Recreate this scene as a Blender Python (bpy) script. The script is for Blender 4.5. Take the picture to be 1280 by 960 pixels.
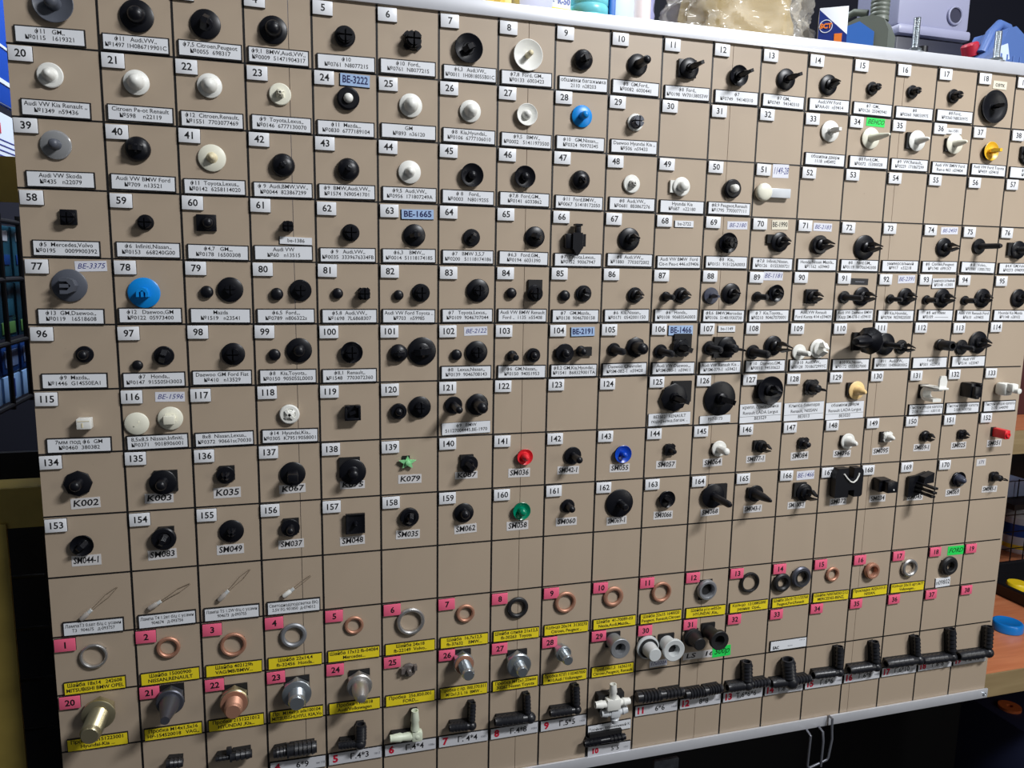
import bpy, bmesh, math, random
from mathutils import Vector, Matrix
random.seed(7)
PI = math.pi
for o in list(bpy.data.objects): bpy.data.objects.remove(o)
SC = bpy.context.scene
COL = SC.collection
Z0 = 1.60          # height of the board's top grid line above the floor, metres

# ---------------------------------------------------------------- camera
cd = bpy.data.cameras.new('camera'); cam = bpy.data.objects.new('camera', cd); COL.objects.link(cam)
cd.sensor_width = 36.0; cd.lens = 955.22 / 1280 * 36.0; cd.clip_start = 0.01; cd.clip_end = 60
RX = Vector((0.9605282, -0.2776391, 0.0173786))      # right, in world axes
FW = Vector((0.2770089, 0.9488756, -0.1513314))      # forward
UP = RX.cross(FW)
cam.matrix_world = Matrix(((RX.x, UP.x, -FW.x, 0.1957541), (RX.y, UP.y, -FW.y, -0.7117098), (RX.z, UP.z, -FW.z, Z0 - 0.2199940), (0, 0, 0, 1)))
SC.camera = cam

# ---------------------------------------------------------------- light
W = bpy.data.worlds.new('room_light'); SC.world = W; W.use_nodes = True
W.node_tree.nodes['Background'].inputs[0].default_value = (0.80, 0.88, 1.0, 1)
W.node_tree.nodes['Background'].inputs[1].default_value = 0.062
def area(name, loc, target, sx, sy, power, col):
    l = bpy.data.lights.new(name, 'AREA'); l.shape = 'RECTANGLE'; l.size = sx; l.size_y = sy; l.energy = power; l.color = col
    o = bpy.data.objects.new(name, l); COL.objects.link(o); o.location = loc
    o.rotation_euler = (Vector(target) - Vector(loc)).to_track_quat('-Z', 'Y').to_euler()
    return o
area('ceiling_tube_light', (1.18, -1.10, 2.36), (0.80, 0.0, 1.25), 0.44, 0.12, 29, (0.97, 0.98, 1.0))
area('side_strip_light', (1.62, -1.15, 1.38), (0.62, 0.0, 1.15), 0.20, 0.6, 3.2, (1.0, 0.97, 0.90))
area('pack_fill_light', (0.38, 0.62, 2.35), (-0.1, 0.35, 1.3), 0.7, 0.12, 22, (0.90, 0.95, 1.0))  # added fill behind the board to brighten the hanging packs, no known fixture
area('rack_fill_light', (-0.75, -0.55, 2.7), (-0.1, 0.1, 1.3), 0.5, 0.12, 0.6, (1.0, 0.97, 0.9))  # added fill to lift the gold beams and post, no known fixture
area('shelf_tube_light', (0.78, -0.16, 2.45), (0.70, 0.02, 1.6), 0.5, 0.10, 3.6, (0.92, 0.96, 1.0))
SC.view_settings.view_transform = 'Standard'; SC.view_settings.look = 'None'
SC.view_settings.gamma = 1.0; SC.view_settings.use_curve_mapping = False
SC.view_settings.exposure = 0.0

# ---------------------------------------------------------------- materials
MATS = {}
def srgb(c):
    return tuple((x / 12.92 if x <= .04045 else ((x + .055) / 1.055) ** 2.4) for x in c)
def mat(name, rgb, rough=.45, metal=0.0, noise=0.0, nscale=40.0, trans=0.0, sss=0.0, spec=.5, alpha=1.0, coat=0.0, bump=0.0):
    if name in MATS: return MATS[name]
    m = bpy.data.materials.new(name); m.use_nodes = True
    nt = m.node_tree; b = nt.nodes['Principled BSDF']
    c = srgb([x / 255 for x in rgb])
    b.inputs['Base Color'].default_value = (*c, 1); b.inputs['Roughness'].default_value = rough
    b.inputs['Metallic'].default_value = metal; b.inputs['Transmission Weight'].default_value = trans
    b.inputs['Specular IOR Level'].default_value = spec; b.inputs['Alpha'].default_value = alpha
    b.inputs['Coat Weight'].default_value = coat
    if noise > 0 or bump > 0:
        tc = nt.nodes.new('ShaderNodeTexCoord'); n = nt.nodes.new('ShaderNodeTexNoise')
        n.inputs['Scale'].default_value = nscale; n.inputs['Detail'].default_value = 5
        nt.links.new(tc.outputs['Object'], n.inputs['Vector'])
        if noise > 0:
            mr = nt.nodes.new('ShaderNodeMapRange'); mr.inputs['To Min'].default_value = 1 - noise; mr.inputs['To Max'].default_value = 1 + noise
            mx = nt.nodes.new('ShaderNodeVectorMath'); mx.operation = 'SCALE'; mx.inputs[0].default_value = c
            nt.links.new(n.outputs['Fac'], mr.inputs['Value']); nt.links.new(mr.outputs[0], mx.inputs['Scale'])
            nt.links.new(mx.outputs[0], b.inputs['Base Color'])
        if bump > 0:
            bp = nt.nodes.new('ShaderNodeBump'); bp.inputs['Strength'].default_value = bump; bp.inputs['Distance'].default_value = .001
            nt.links.new(n.outputs['Fac'], bp.inputs['Height']); nt.links.new(bp.outputs[0], b.inputs['Normal'])
    MATS[name] = m
    return m
def board_mat():
    m = mat('beige_laminate', (177, 160, 140), .42, noise=.03, nscale=9)
    nt = m.node_tree; b = nt.nodes['Principled BSDF']
    src = b.inputs['Base Color'].links[0].from_socket
    tc = nt.nodes.new('ShaderNodeTexCoord'); n = nt.nodes.new('ShaderNodeTexNoise'); n.inputs['Scale'].default_value = 210; n.inputs['Detail'].default_value = 2
    r = nt.nodes.new('ShaderNodeValToRGB'); r.color_ramp.elements[0].position = .74; r.color_ramp.elements[1].position = .80
    r.color_ramp.elements[0].color = (0, 0, 0, 1); r.color_ramp.elements[1].color = (.35, .35, .35, 1)
    mx = nt.nodes.new('ShaderNodeMixRGB'); mx.inputs['Color2'].default_value = (.22, .17, .13, 1)
    nt.links.new(tc.outputs['Object'], n.inputs['Vector']); nt.links.new(n.outputs['Fac'], r.inputs['Fac'])
    nt.links.new(r.outputs[0], mx.inputs['Fac']); nt.links.new(src, mx.inputs['Color1']); nt.links.new(mx.outputs[0], b.inputs['Base Color'])
    return m
def wood_mat(name, a, bcol, rough=.35, scale=(1.2, 14, 14)):
    if name in MATS: return MATS[name]
    m = mat(name, a, rough); nt = m.node_tree; b = nt.nodes['Principled BSDF']
    tc = nt.nodes.new('ShaderNodeTexCoord'); mp = nt.nodes.new('ShaderNodeMapping'); mp.inputs['Scale'].default_value = scale
    n = nt.nodes.new('ShaderNodeTexNoise'); n.inputs['Scale'].default_value = 6; n.inputs['Detail'].default_value = 8; n.inputs['Distortion'].default_value = 1.2
    r = nt.nodes.new('ShaderNodeValToRGB')
    r.color_ramp.elements[0].position = .3; r.color_ramp.elements[1].position = .7
    r.color_ramp.elements[0].color = (*srgb([x / 255 for x in a]), 1); r.color_ramp.elements[1].color = (*srgb([x / 255 for x in bcol]), 1)
    nt.links.new(tc.outputs['Object'], mp.inputs['Vector']); nt.links.new(mp.outputs[0], n.inputs['Vector'])
    nt.links.new(n.outputs['Fac'], r.inputs['Fac']); nt.links.new(r.outputs[0], b.inputs['Base Color'])
    return m
BOARD = board_mat()
TAPE = mat('black_line_tape', (14, 13, 14), .5)
ALU = mat('brushed_aluminium', (226, 228, 234), .36, .45, noise=.05, nscale=60)
PLATE = mat('white_tag_plastic', (232, 234, 238), .35)
PAPER = mat('white_label_paper', (230, 233, 238), .45)
PINK = mat('pink_tag_plastic', (240, 104, 136), .45)
YEL = mat('yellow_label_paper', (238, 216, 36), .5)
GREYP = mat('grey_strip_paper', (206, 207, 212), .45)
FOAM = mat('black_foam_tape', (16, 15, 17), .7)
INK = mat('black_ink', (14, 14, 18), .6)
GREYINK = mat('faded_grey_ink', (120, 122, 130), .6)
REDINK = mat('red_marker_ink', (196, 20, 52), .5)
BLUEINK = mat('blue_pen_ink', (52, 58, 130), .5)
NAVYINK = mat('navy_embossed_ink', (16, 26, 84), .5)
GREENINK = mat('dark_green_marker_ink', (8, 52, 20), .5)
COLS = {
 'black': mat('black_plastic', (15, 16, 22), .36, spec=.35), 'hose': mat('black_hose_plastic', (30, 31, 36), .36), 'white': mat('white_nylon', (232, 232, 226), .42),
 'grey': mat('dark_grey_plastic', (84, 88, 98), .42), 'cream': mat('cream_nylon', (234, 232, 214), .42),
 'amber': mat('amber_nylon', (220, 208, 172), .4), 'blue': mat('bright_blue_plastic', (10, 138, 222), .35),
 'dblue': mat('deep_blue_plastic', (20, 72, 190), .3), 'yellow': mat('golden_yellow_plastic', (238, 190, 50), .35),
 'peach': mat('peach_nylon', (250, 214, 150), .42), 'red': mat('red_plastic', (226, 44, 54), .35),
 'green': mat('green_translucent_plastic', (0, 150, 112), .25, trans=.25), 'slate': mat('slate_grey_plastic', (62, 66, 82), .4),
 'clear': mat('smoky_clear_plastic', (196, 198, 200), .2, trans=.55), 'mint': mat('mint_green_plastic', (140, 214, 150), .4),
 'silver': mat('bare_aluminium', (196, 194, 192), .38, .85), 'copper': mat('copper', (190, 140, 116), .5, .55),
 'zincgrey': mat('dull_zinc', (150, 152, 156), .5, .6), 'rubber': mat('black_rubber', (28, 28, 30), .5),
 'darksteel': mat('dark_steel', (96, 98, 108), .42, .7), 'brasszinc': mat('yellow_zinc_plating', (190, 180, 146), .32, .85),
 'zinc': mat('bright_zinc_plating', (196, 204, 210), .28, .9), 'lightgrey': mat('light_grey_plastic', (200, 204, 204), .45),
 'glassy': mat('clear_glass', (214, 206, 198), .1, trans=.35), 'palegreen': mat('pale_milky_plastic', (214, 222, 200), .42),
}

# ---------------------------------------------------------------- mesh helpers (millimetres)
def lathe(bm, prof, seg=24, M=None):
    rings = []
    for r, z in prof:
        if r < 1e-6: rings.append([bm.verts.new((0, 0, z))])
        else: rings.append([bm.verts.new((r * math.cos(2 * PI * k / seg), r * math.sin(2 * PI * k / seg), z)) for k in range(seg)])
    for a, b in zip(rings, rings[1:]):
        if len(a) == 1 and len(b) == 1: continue
        for k in range(seg):
            k2 = (k + 1) % seg
            if len(a) == 1: bm.faces.new((a[0], b[k2], b[k])) if False else bm.faces.new((a[0], b[k], b[k2]))
            elif len(b) == 1: bm.faces.new((a[k], b[0], a[k2]))
            else: bm.faces.new((a[k], b[k], b[k2], a[k2]))
    vs = [v for r in rings for v in r]
    if M is not None: bmesh.ops.transform(bm, matrix=M, verts=vs)
    return vs
def box(bm, cx, cy, cz, sx, sy, sz, M=None, bev=0.0):
    r = bmesh.ops.create_cube(bm, size=1.0, matrix=Matrix.Translation((cx, cy, cz)) @ Matrix.Diagonal((sx, sy, sz, 1)))
    vs = r['verts']
    if bev > 0:
        es = list({e for v in vs for e in v.link_edges})
        g = bmesh.ops.bevel(bm, geom=es, offset=bev, segments=2, affect='EDGES', profile=.5)
        vs = list({v for f in g['faces'] for v in f.verts} | {v for v in vs if v.is_valid})
    if M is not None: bmesh.ops.transform(bm, matrix=M, verts=vs)
    return vs
def prism(bm, pts, z0, z1, M=None):
    a = [bm.verts.new((x, y, z0)) for x, y in pts]; b = [bm.verts.new((x, y, z1)) for x, y in pts]
    n = len(pts)
    bm.faces.new(a[::-1]); bm.faces.new(b)
    for k in range(n): bm.faces.new((a[k], a[(k + 1) % n], b[(k + 1) % n], b[k]))
    if M is not None: bmesh.ops.transform(bm, matrix=M, verts=a + b)
    return a + b
def tube(bm, path, r, seg=10):
    P = [Vector(p) for p in path]; rings = []; up = None
    for i, p in enumerate(P):
        t = ((P[min(i + 1, len(P) - 1)] - P[max(i - 1, 0)])).normalized()
        if up is None: up = Vector((0, 0, 1)) if abs(t.z) < .9 else Vector((1, 0, 0))
        n = (up - t * up.dot(t)).normalized(); b = t.cross(n); up = n
        rr = r[i] if isinstance(r, (list, tuple)) else r
        rings.append([bm.verts.new(p + (n * math.cos(2 * PI * k / seg) + b * math.sin(2 * PI * k / seg)) * rr) for k in range(seg)])
    for a, b in zip(rings, rings[1:]):
        for k in range(seg): bm.faces.new((a[k], a[(k + 1) % seg], b[(k + 1) % seg], b[k]))
    bm.faces.new(rings[0][::-1]); bm.faces.new(rings[-1])
def finish(bm, name, m, sharp=38):
    bmesh.ops.recalc_face_normals(bm, faces=bm.faces)
    bmesh.ops.scale(bm, vec=(.001, .001, .001), verts=bm.verts)
    for f in bm.faces: f.smooth = True
    lim = math.radians(sharp)
    for e in bm.edges:
        if len(e.link_faces) == 2 and e.calc_face_angle(0) > lim: e.smooth = False
    me = bpy.data.meshes.new(name); bm.to_mesh(me); bm.free()
    for x in (m if isinstance(m, list) else [m]): me.materials.append(x)
    return me
def obj(name, bm, m, parent=None, sharp=38, **kw):
    me = bm if isinstance(bm, bpy.types.Mesh) else finish(bm, name, m, sharp)
    o = bpy.data.objects.new(name, me); COL.objects.link(o)
    if parent is not None: o.parent = parent
    return o
def tag(o, label, cat, group=None):
    o['label'] = label; o['category'] = cat
    if group: o['group'] = group
    return o
def thing(name, label, cat, group=None):
    o = bpy.data.objects.new(name, None); COL.objects.link(o); o.empty_display_size = .01
    return tag(o, label, cat, group)
def on_board(o, u, v, h=0.0, spin=0.0):
    """place with local x = along the board, y = up the board, z = out of the board"""
    o.rotation_euler = (PI / 2, 0, 0)
    o.matrix_world = Matrix.Translation((u / 1000, -h / 1000, Z0 - v / 1000)) @ Matrix.Rotation(PI / 2, 4, 'X') @ Matrix.Rotation(spin, 4, 'Z')
    return o
def in_room(o, u, w, v, rz=0.0):
    """u along the board, w behind it, v below the top grid line (mm)"""
    o.location = (u / 1000, w / 1000, Z0 - v / 1000); o.rotation_euler = (0, 0, rz)
    return o
TEXTS = []
def text(name, body, size, m, parent, x=0, y=0, z=0, maxw=None, bold=0.0, shear=0.0, align='CENTER', gap=1.0, fit=None, rot=None, label=None):
    c = bpy.data.curves.new(name, 'FONT'); c.body = body; c.size = size / 1000; c.align_x = align; c.align_y = 'CENTER'
    c.resolution_u = 2; c.offset = bold / 1000; c.shear = shear; c.space_line = gap; c.materials.append(m)
    o = bpy.data.objects.new(name, c); COL.objects.link(o); o.parent = parent; o.location = (x / 1000, y / 1000, z / 1000)
    if rot is not None: o.rotation_euler = rot
    if label: o['label'] = label
    TEXTS.append((o, maxw, fit))
    return o
T = Matrix.Translation
def RZ(a): return Matrix.Rotation(a, 4, 'Z')

# ---------------------------------------------------------------- measured tables (board millimetres: u right, v down, sizes)
CLIPS = [
 ('1', 25.0, 23.2, 29.2, 12.0, 10.0, 0.0, 'dish', 'dome', 'grey', None, {}),
 ('2', 84.0, 26.2, 25.4, 9.0, 13.0, 0.0, 'disc', 'dome', 'black', None, {}),
 ('3', 135.5, 27.2, 23.5, 12.0, 9.0, 70.0, 'disc', 'blade', 'black', None, {}),
 ('4', 188.6, 26.6, 22.9, 10.0, 13.0, 0.0, 'disc', 'dome', 'black', None, {}),
 ('5', 247.4, 26.5, 17.6, 6.0, 10.0, 0.0, 'thick', 'slot', 'black', None, {}),
 ('6', 305.9, 24.3, 18.7, 8.0, 11.0, 0.0, 'gear', 'slot', 'black', None, {}),
 ('7', 356.4, 26.3, 25.9, 10.0, 9.0, 30.0, 'dish', 'blade', 'black', None, {}),
 ('8', 412.3, 27.2, 27.9, 12.0, 5.0, 0.0, 'dish', 'dome', 'white', None, {'scol': 'amber'}),
 ('9', 466.9, 26.3, 19.3, 7.0, 8.0, 20.0, 'dome', 'blade', 'black', None, {}),
 ('10', 523.1, 25.8, 20.5, 22.5, 8.0, 0.0, 'disc', 'dome', 'black', None, {}),
 ('11', 577.7, 24.8, 20.1, 25.0, 7.0, 20.0, 'disc', 'blade', 'black', None, {'plate': 17}),
 ('12', 633.0, 27.2, 20.5, 25.5, 7.0, 25.0, 'dish', 'blade', 'black', None, {}),
 ('13', 689.2, 25.5, 21.0, 23.5, 7.0, 20.0, 'disc', 'blade', 'black', None, {}),
 ('14', 740.6, 26.9, 20.6, 15.0, 7.0, 0.0, 'disc', 'prong', 'black', None, {}),
 ('15', 795.5, 26.2, 13.7, 9.0, 6.0, 0.0, 'disc', 'slot', 'black', None, {}),
 ('16', 847.6, 25.7, 14.0, 8.5, 6.0, 0.0, 'disc', 'slot', 'black', None, {}),
 ('17', 903.2, 26.0, 15.1, 8.5, 7.0, 0.0, 'disc', 'slot', 'black', None, {}),
 ('18', 958.9, 33.4, 35.8, 16.0, 6.0, 0.0, 'dish', 'blade', 'black', None, {}),
 ('20', 18.9, 76.8, 19.2, 9.0, 9.0, 0.0, 'disc', 'cone', 'white', None, {}),
 ('21', 81.0, 77.3, 19.8, 10.0, 12.0, 0.0, 'disc', 'cone', 'white', None, {}),
 ('22', 136.6, 75.4, 19.7, 9.0, 12.0, 0.0, 'disc', 'cone', 'white', None, {}),
 ('23', 192.6, 77.9, 18.2, 8.0, 8.0, 0.0, 'disc', 'cross', 'cream', None, {}),
 ('24', 249.4, 77.5, 19.4, 8.0, 8.0, 0.0, 'ring', 'dome', 'black', None, {'scol': 'white'}),
 ('25', 304.3, 79.0, 20.5, 9.0, 12.0, 0.0, 'disc', 'cone', 'white', None, {}),
 ('26', 358.8, 80.1, 19.6, 9.0, 11.0, 0.0, 'disc', 'cone', 'white', None, {}),
 ('27', 412.4, 79.7, 20.0, 7.0, 8.0, 0.0, 'dish', 'cone', 'white', None, {}),
 ('28', 467.7, 77.1, 20.5, 11.0, 7.0, 0.0, 'disc', 'dome', 'blue', None, {}),
 ('29', 523.3, 79.0, 16.4, 9.0, 9.0, 0.0, 'disc', 'slot', 'white', None, {'scol': 'grey'}),
 ('33', 746.9, 73.0, 21.8, 15.0, 7.0, 0.0, 'disc', 'blade', 'white', None, {}),
 ('34', 798.6, 77.0, 22.2, 27.0, 7.0, 0.0, 'disc', 'cone', 'cream', None, {}),
 ('35', 857.7, 76.3, 21.8, 16.0, 7.0, 0.0, 'disc', 'cone', 'white', (-4.1, -0.1, 17.0), {}),
 ('36', 909.0, 76.2, 22.1, 15.5, 7.0, 0.0, 'disc', 'cone', 'cream', (-3.9, 1.6, 14.0), {}),
 ('37', 960.8, 81.5, 20.8, 15.0, 7.0, 0.0, 'dish', 'blade', 'yellow', None, {}),
 ('38', 1016.1, 83.4, 19.5, 12.0, 7.0, 0.0, 'disc', 'cone', 'black', None, {}),
 ('39', 19.6, 129.8, 22.8, 9.0, 8.0, 0.0, 'disc', 'dome', 'clear', None, {'scol': 'grey'}),
 ('40', 79.2, 129.7, 20.3, 6.0, 8.0, 0.0, 'dome', 'blade', 'black', None, {}),
 ('41', 136.2, 133.6, 22.2, 8.0, 7.0, 0.0, 'disc', 'cone', 'cream', None, {'scol': 'amber'}),
 ('42', 193.4, 136.7, 20.1, 4.0, 6.0, 40.0, 'dome', 'blade', 'black', None, {}),
 ('43', 248.5, 137.4, 19.9, 4.0, 6.0, 60.0, 'dome', 'blade', 'black', None, {}),
 ('44', 303.1, 136.8, 20.3, 8.0, 8.0, 0.0, 'disc', 'cone', 'white', None, {}),
 ('45', 360.5, 136.9, 21.5, 7.0, 8.0, 0.0, 'dish', 'dome', 'black', None, {}),
 ('46', 411.5, 135.9, 20.5, 7.0, 8.0, 0.0, 'dish', 'dome', 'black', None, {}),
 ('47', 468.1, 136.3, 18.7, 5.0, 8.0, 0.0, 'dome', 'cross', 'black', None, {}),
 ('48', 521.9, 137.3, 17.6, 7.0, 8.0, 0.0, 'disc', 'cross', 'white', None, {}),
 ('49', 575.4, 137.6, 18.7, 8.0, 10.0, 0.0, 'disc', 'dome', 'white', (-5.8, 0.0, 12.0), {'pcol': 'white'}),
 ('50', 633.8, 137.0, 19.1, 10.0, 8.0, 0.0, 'ring', 'dome', 'black', None, {'scol': 'white'}),
 ('58', 25.2, 186.4, 12.5, 6.0, 8.0, 0.0, 'square', 'slot', 'black', None, {}),
 ('59', 82.2, 188.6, 13.1, 7.0, 8.0, 0.0, 'disc', 'slot', 'black', None, {}),
 ('60', 131.1, 187.4, 11.3, 6.0, 8.0, 0.0, 'disc', 'dome', 'black', None, {'plate': 14}),
 ('61', 196.2, 188.3, 11.0, 7.0, 8.0, 0.0, 'gear', 'slot', 'black', None, {}),
 ('62', 250.1, 192.2, 15.5, 7.0, 9.0, 0.0, 'disc', 'slot', 'black', None, {}),
 ('63', 307.3, 192.8, 20.2, 9.0, 7.0, 10.0, 'disc', 'blade', 'black', None, {}),
 ('64', 361.1, 193.5, 16.2, 8.0, 7.0, 60.0, 'disc', 'blade', 'black', None, {}),
 ('65', 423.3, 191.0, 19.6, 10.0, 7.0, -20.0, 'disc', 'blade', 'black', None, {}),
 ('67', 521.6, 190.7, 22.6, 20.0, 7.0, 0.0, 'disc', 'prong', 'black', None, {}),
 ('69', 632.0, 191.5, 21.1, 12.5, 9.0, 0.0, 'dish', 'slot', 'black', None, {}),
 ('70', 693.6, 189.1, 20.7, 15.0, 8.0, 0.0, 'disc', 'prong', 'black', (-10.2, -3.1, 9.0), {}),
 ('71', 743.9, 190.7, 20.2, 20.5, 8.0, 0.0, 'thick', 'prong', 'black', None, {}),
 ('72', 802.9, 192.0, 26.7, 24.0, 8.0, 0.0, 'disc', 'prong', 'black', None, {}),
 ('74', 911.1, 189.5, 21.3, 19.0, 7.0, 0.0, 'disc', 'prong', 'black', None, {}),
 ('75', 960.9, 187.2, 18.0, 28.0, 5.0, 0.0, 'disc', 'rod', 'black', None, {}),
 ('76', 1017.3, 190.0, 21.1, 16.0, 7.0, 0.0, 'disc', 'cone', 'black', (-6.9, -0.8, 15.0), {}),
 ('77', 22.4, 241.3, 26.7, 11.0, 13.0, -90.0, 'disc', 'uclip', 'grey', None, {}),
 ('78', 78.1, 246.9, 25.5, 9.0, 9.0, 0.0, 'disc', 'uclip', 'blue', None, {}),
 ('79', 127.6, 245.9, 10.9, 0.0, 4.4, 0.0, 'dome', 'none', 'black', None, {}),
 ('79', 146.8, 243.6, 21.4, 5.0, 7.0, 0.0, 'disc', 'slot', 'black', None, {}),
 ('80', 185.2, 247.3, 11.2, 0.0, 4.5, 0.0, 'dome', 'none', 'black', None, {}),
 ('80', 205.5, 243.8, 19.1, 6.0, 8.0, 0.0, 'disc', 'slot', 'black', None, {}),
 ('81', 237.6, 246.4, 10.0, 0.0, 4.0, 0.0, 'dome', 'none', 'black', None, {}),
 ('81', 261.1, 246.3, 13.0, 7.0, 8.0, 0.0, 'gear', 'slot', 'black', None, {}),
 ('82', 292.4, 247.5, 9.5, 0.0, 3.8, 0.0, 'dome', 'none', 'black', None, {}),
 ('82', 313.2, 245.2, 17.0, 7.0, 9.0, 0.0, 'disc', 'slot', 'black', None, {}),
 ('83', 367.7, 242.5, 21.8, 8.0, 8.0, 0.0, 'disc', 'slot', 'black', None, {}),
 ('84', 400.5, 244.9, 10.7, 0.0, 4.3, 0.0, 'dome', 'none', 'black', None, {}),
 ('84', 423.9, 244.8, 16.1, 8.0, 9.0, 0.0, 'disc', 'slot', 'black', (0.7, -6.1, 14.0), {}),
 ('85', 455.1, 246.9, 10.9, 0.0, 4.4, 0.0, 'dome', 'none', 'black', None, {}),
 ('85', 475.0, 244.7, 16.5, 9.0, 8.0, 0.0, 'disc', 'prong', 'black', None, {}),
 ('86', 530.4, 245.9, 16.0, 16.0, 7.0, 0.0, 'disc', 'prong', 'black', None, {}),
 ('87', 564.8, 247.2, 10.5, 14.0, 4.5, 0.0, 'dome', 'rod', 'black', None, {}),
 ('87', 582.2, 245.6, 16.3, 16.5, 7.0, 0.0, 'disc', 'prong', 'black', None, {}),
 ('88', 616.8, 246.0, 17.3, 14.5, 5.0, 0.0, 'disc', 'blade', 'slate', None, {}),
 ('88', 640.3, 243.5, 21.6, 14.0, 7.0, 0.0, 'disc', 'prong', 'black', None, {}),
 ('89', 672.1, 246.5, 10.9, 17.0, 5.0, 0.0, 'disc', 'rod', 'black', None, {}),
 ('89', 693.2, 242.8, 18.6, 11.5, 7.0, 0.0, 'dish', 'prong', 'black', None, {}),
 ('90', 738.8, 245.8, 15.5, 16.0, 8.0, 0.0, 'square', 'prong', 'black', None, {}),
 ('91', 782.0, 246.5, 13.9, 26.5, 5.0, 0.0, 'disc', 'rod', 'black', None, {}),
 ('91', 805.0, 245.4, 21.1, 19.0, 8.0, 0.0, 'disc', 'prong', 'black', None, {}),
 ('92', 843.6, 248.1, 10.7, 16.5, 4.0, 0.0, 'disc', 'rod', 'black', None, {}),
 ('92', 864.1, 245.5, 19.7, 13.5, 8.0, 0.0, 'disc', 'prong', 'black', None, {}),
 ('93', 893.8, 248.8, 10.8, 14.0, 5.0, 0.0, 'disc', 'rod', 'black', None, {}),
 ('93', 915.9, 246.8, 21.8, 15.5, 8.0, 0.0, 'disc', 'prong', 'black', None, {}),
 ('94', 949.0, 249.2, 11.0, 13.5, 5.0, 0.0, 'disc', 'rod', 'black', None, {}),
 ('94', 974.3, 246.4, 22.2, 11.0, 8.0, 0.0, 'disc', 'prong', 'black', None, {}),
 ('95', 1028.2, 246.1, 21.6, 14.0, 7.0, 0.0, 'disc', 'prong', 'black', None, {}),
 ('96', 30.0, 298.5, 14.1, 8.0, 8.0, 0.0, 'disc', 'dome', 'black', None, {}),
 ('97', 69.9, 308.5, 8.9, 0.0, 3.6, 0.0, 'dome', 'none', 'black', None, {}),
 ('97', 91.0, 300.5, 16.6, 8.0, 8.0, 0.0, 'disc', 'prong', 'black', None, {}),
 ('98', 147.2, 299.9, 19.8, 8.0, 9.0, 0.0, 'disc', 'slot', 'black', None, {}),
 ('99', 181.7, 301.1, 10.8, 0.0, 4.3, 0.0, 'dome', 'none', 'black', None, {}),
 ('99', 203.1, 297.4, 22.4, 8.0, 10.0, 0.0, 'disc', 'dome', 'black', None, {}),
 ('100', 249.3, 299.7, 19.9, 8.0, 9.0, 0.0, 'dish', 'slot', 'black', None, {}),
 ('101', 292.1, 301.3, 17.2, 5.0, 7.0, 0.0, 'dome', 'blade', 'black', None, {}),
 ('101', 314.4, 299.7, 26.5, 8.0, 12.0, 5.0, 'disc', 'blade', 'black', None, {}),
 ('102', 347.2, 303.6, 10.7, 0.0, 4.3, 0.0, 'dome', 'none', 'black', None, {}),
 ('102', 367.0, 301.2, 21.6, 8.0, 8.0, 0.0, 'disc', 'slot', 'black', None, {}),
 ('103', 402.4, 305.6, 11.0, 12.5, 5.0, 0.0, 'dome', 'rod', 'black', None, {}),
 ('103', 423.7, 305.1, 14.2, 7.0, 7.0, 0.0, 'thick', 'dome', 'black', None, {}),
 ('104', 456.2, 303.4, 19.1, 8.0, 8.0, 0.0, 'disc', 'dome', 'black', (-5.8, 0.2, 8.0), {}),
 ('104', 473.1, 301.7, 11.2, 8.0, 7.0, 0.0, 'dome', 'dome', 'black', (7.8, 0.4, 9.0), {}),
 ('105', 509.9, 300.8, 13.8, 23.0, 6.0, 0.0, 'disc', 'rod', 'black', None, {}),
 ('105', 533.7, 298.6, 21.3, 19.5, 12.0, 0.0, 'oct', 'dome', 'black', None, {}),
 ('106', 562.1, 303.4, 14.9, 25.0, 6.0, 0.0, 'disc', 'rod', 'black', None, {}),
 ('106', 583.7, 299.8, 21.6, 19.5, 10.0, -20.0, 'gear', 'blade', 'black', (2.9, -4.7, 20.0), {}),
 ('107', 618.9, 300.5, 15.2, 21.5, 6.0, 0.0, 'disc', 'rod', 'black', None, {}),
 ('107', 638.5, 299.7, 22.0, 32.5, 8.0, 0.0, 'disc', 'loop', 'black', (-4.2, 0.2, 22.0), {}),
 ('108', 671.5, 305.5, 15.5, 27.0, 7.0, 0.0, 'disc', 'rod', 'black', None, {}),
 ('108', 695.7, 298.9, 21.6, 29.5, 8.0, 0.0, 'disc', 'prong', 'black', None, {}),
 ('109', 728.9, 306.6, 17.5, 17.0, 5.0, 0.0, 'disc', 'rod', 'white', None, {}),
 ('109', 753.2, 302.9, 21.1, 12.5, 11.0, 0.0, 'disc', 'prong', 'white', None, {}),
 ('111', 842.3, 299.0, 25.3, 23.5, 5.0, 0.0, 'disc', 'rod', 'black', None, {}),
 ('111', 864.7, 302.3, 16.4, 18.0, 7.0, 0.0, 'disc', 'prong', 'black', None, {}),
 ('113', 951.1, 303.7, 17.8, 16.5, 5.0, 0.0, 'disc', 'rod', 'black', None, {}),
 ('113', 974.9, 298.3, 26.3, 15.5, 9.0, 0.0, 'disc', 'prong', 'black', None, {}),
 ('116', 66.7, 359.1, 19.7, 1.0, 6.0, 0.0, 'disc', 'slit', 'cream', None, {}),
 ('116', 93.6, 355.5, 20.6, 9.0, 9.0, 0.0, 'disc', 'sqstem', 'cream', None, {}),
 ('118', 193.2, 355.3, 17.7, 4.0, 12.0, 0.0, 'thick', 'cross', 'white', None, {}),
 ('120', 291.8, 356.3, 15.4, 6.0, 7.0, 0.0, 'thick', 'dome', 'black', None, {}),
 ('120', 312.3, 353.1, 20.9, 8.0, 8.0, 0.0, 'disc', 'slot', 'black', None, {}),
 ('121', 344.8, 352.3, 17.2, 27.5, 7.0, 0.0, 'disc', 'dome', 'black', None, {}),
 ('121', 368.5, 352.4, 21.3, 23.0, 11.0, 0.0, 'disc', 'dome', 'black', None, {}),
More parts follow.
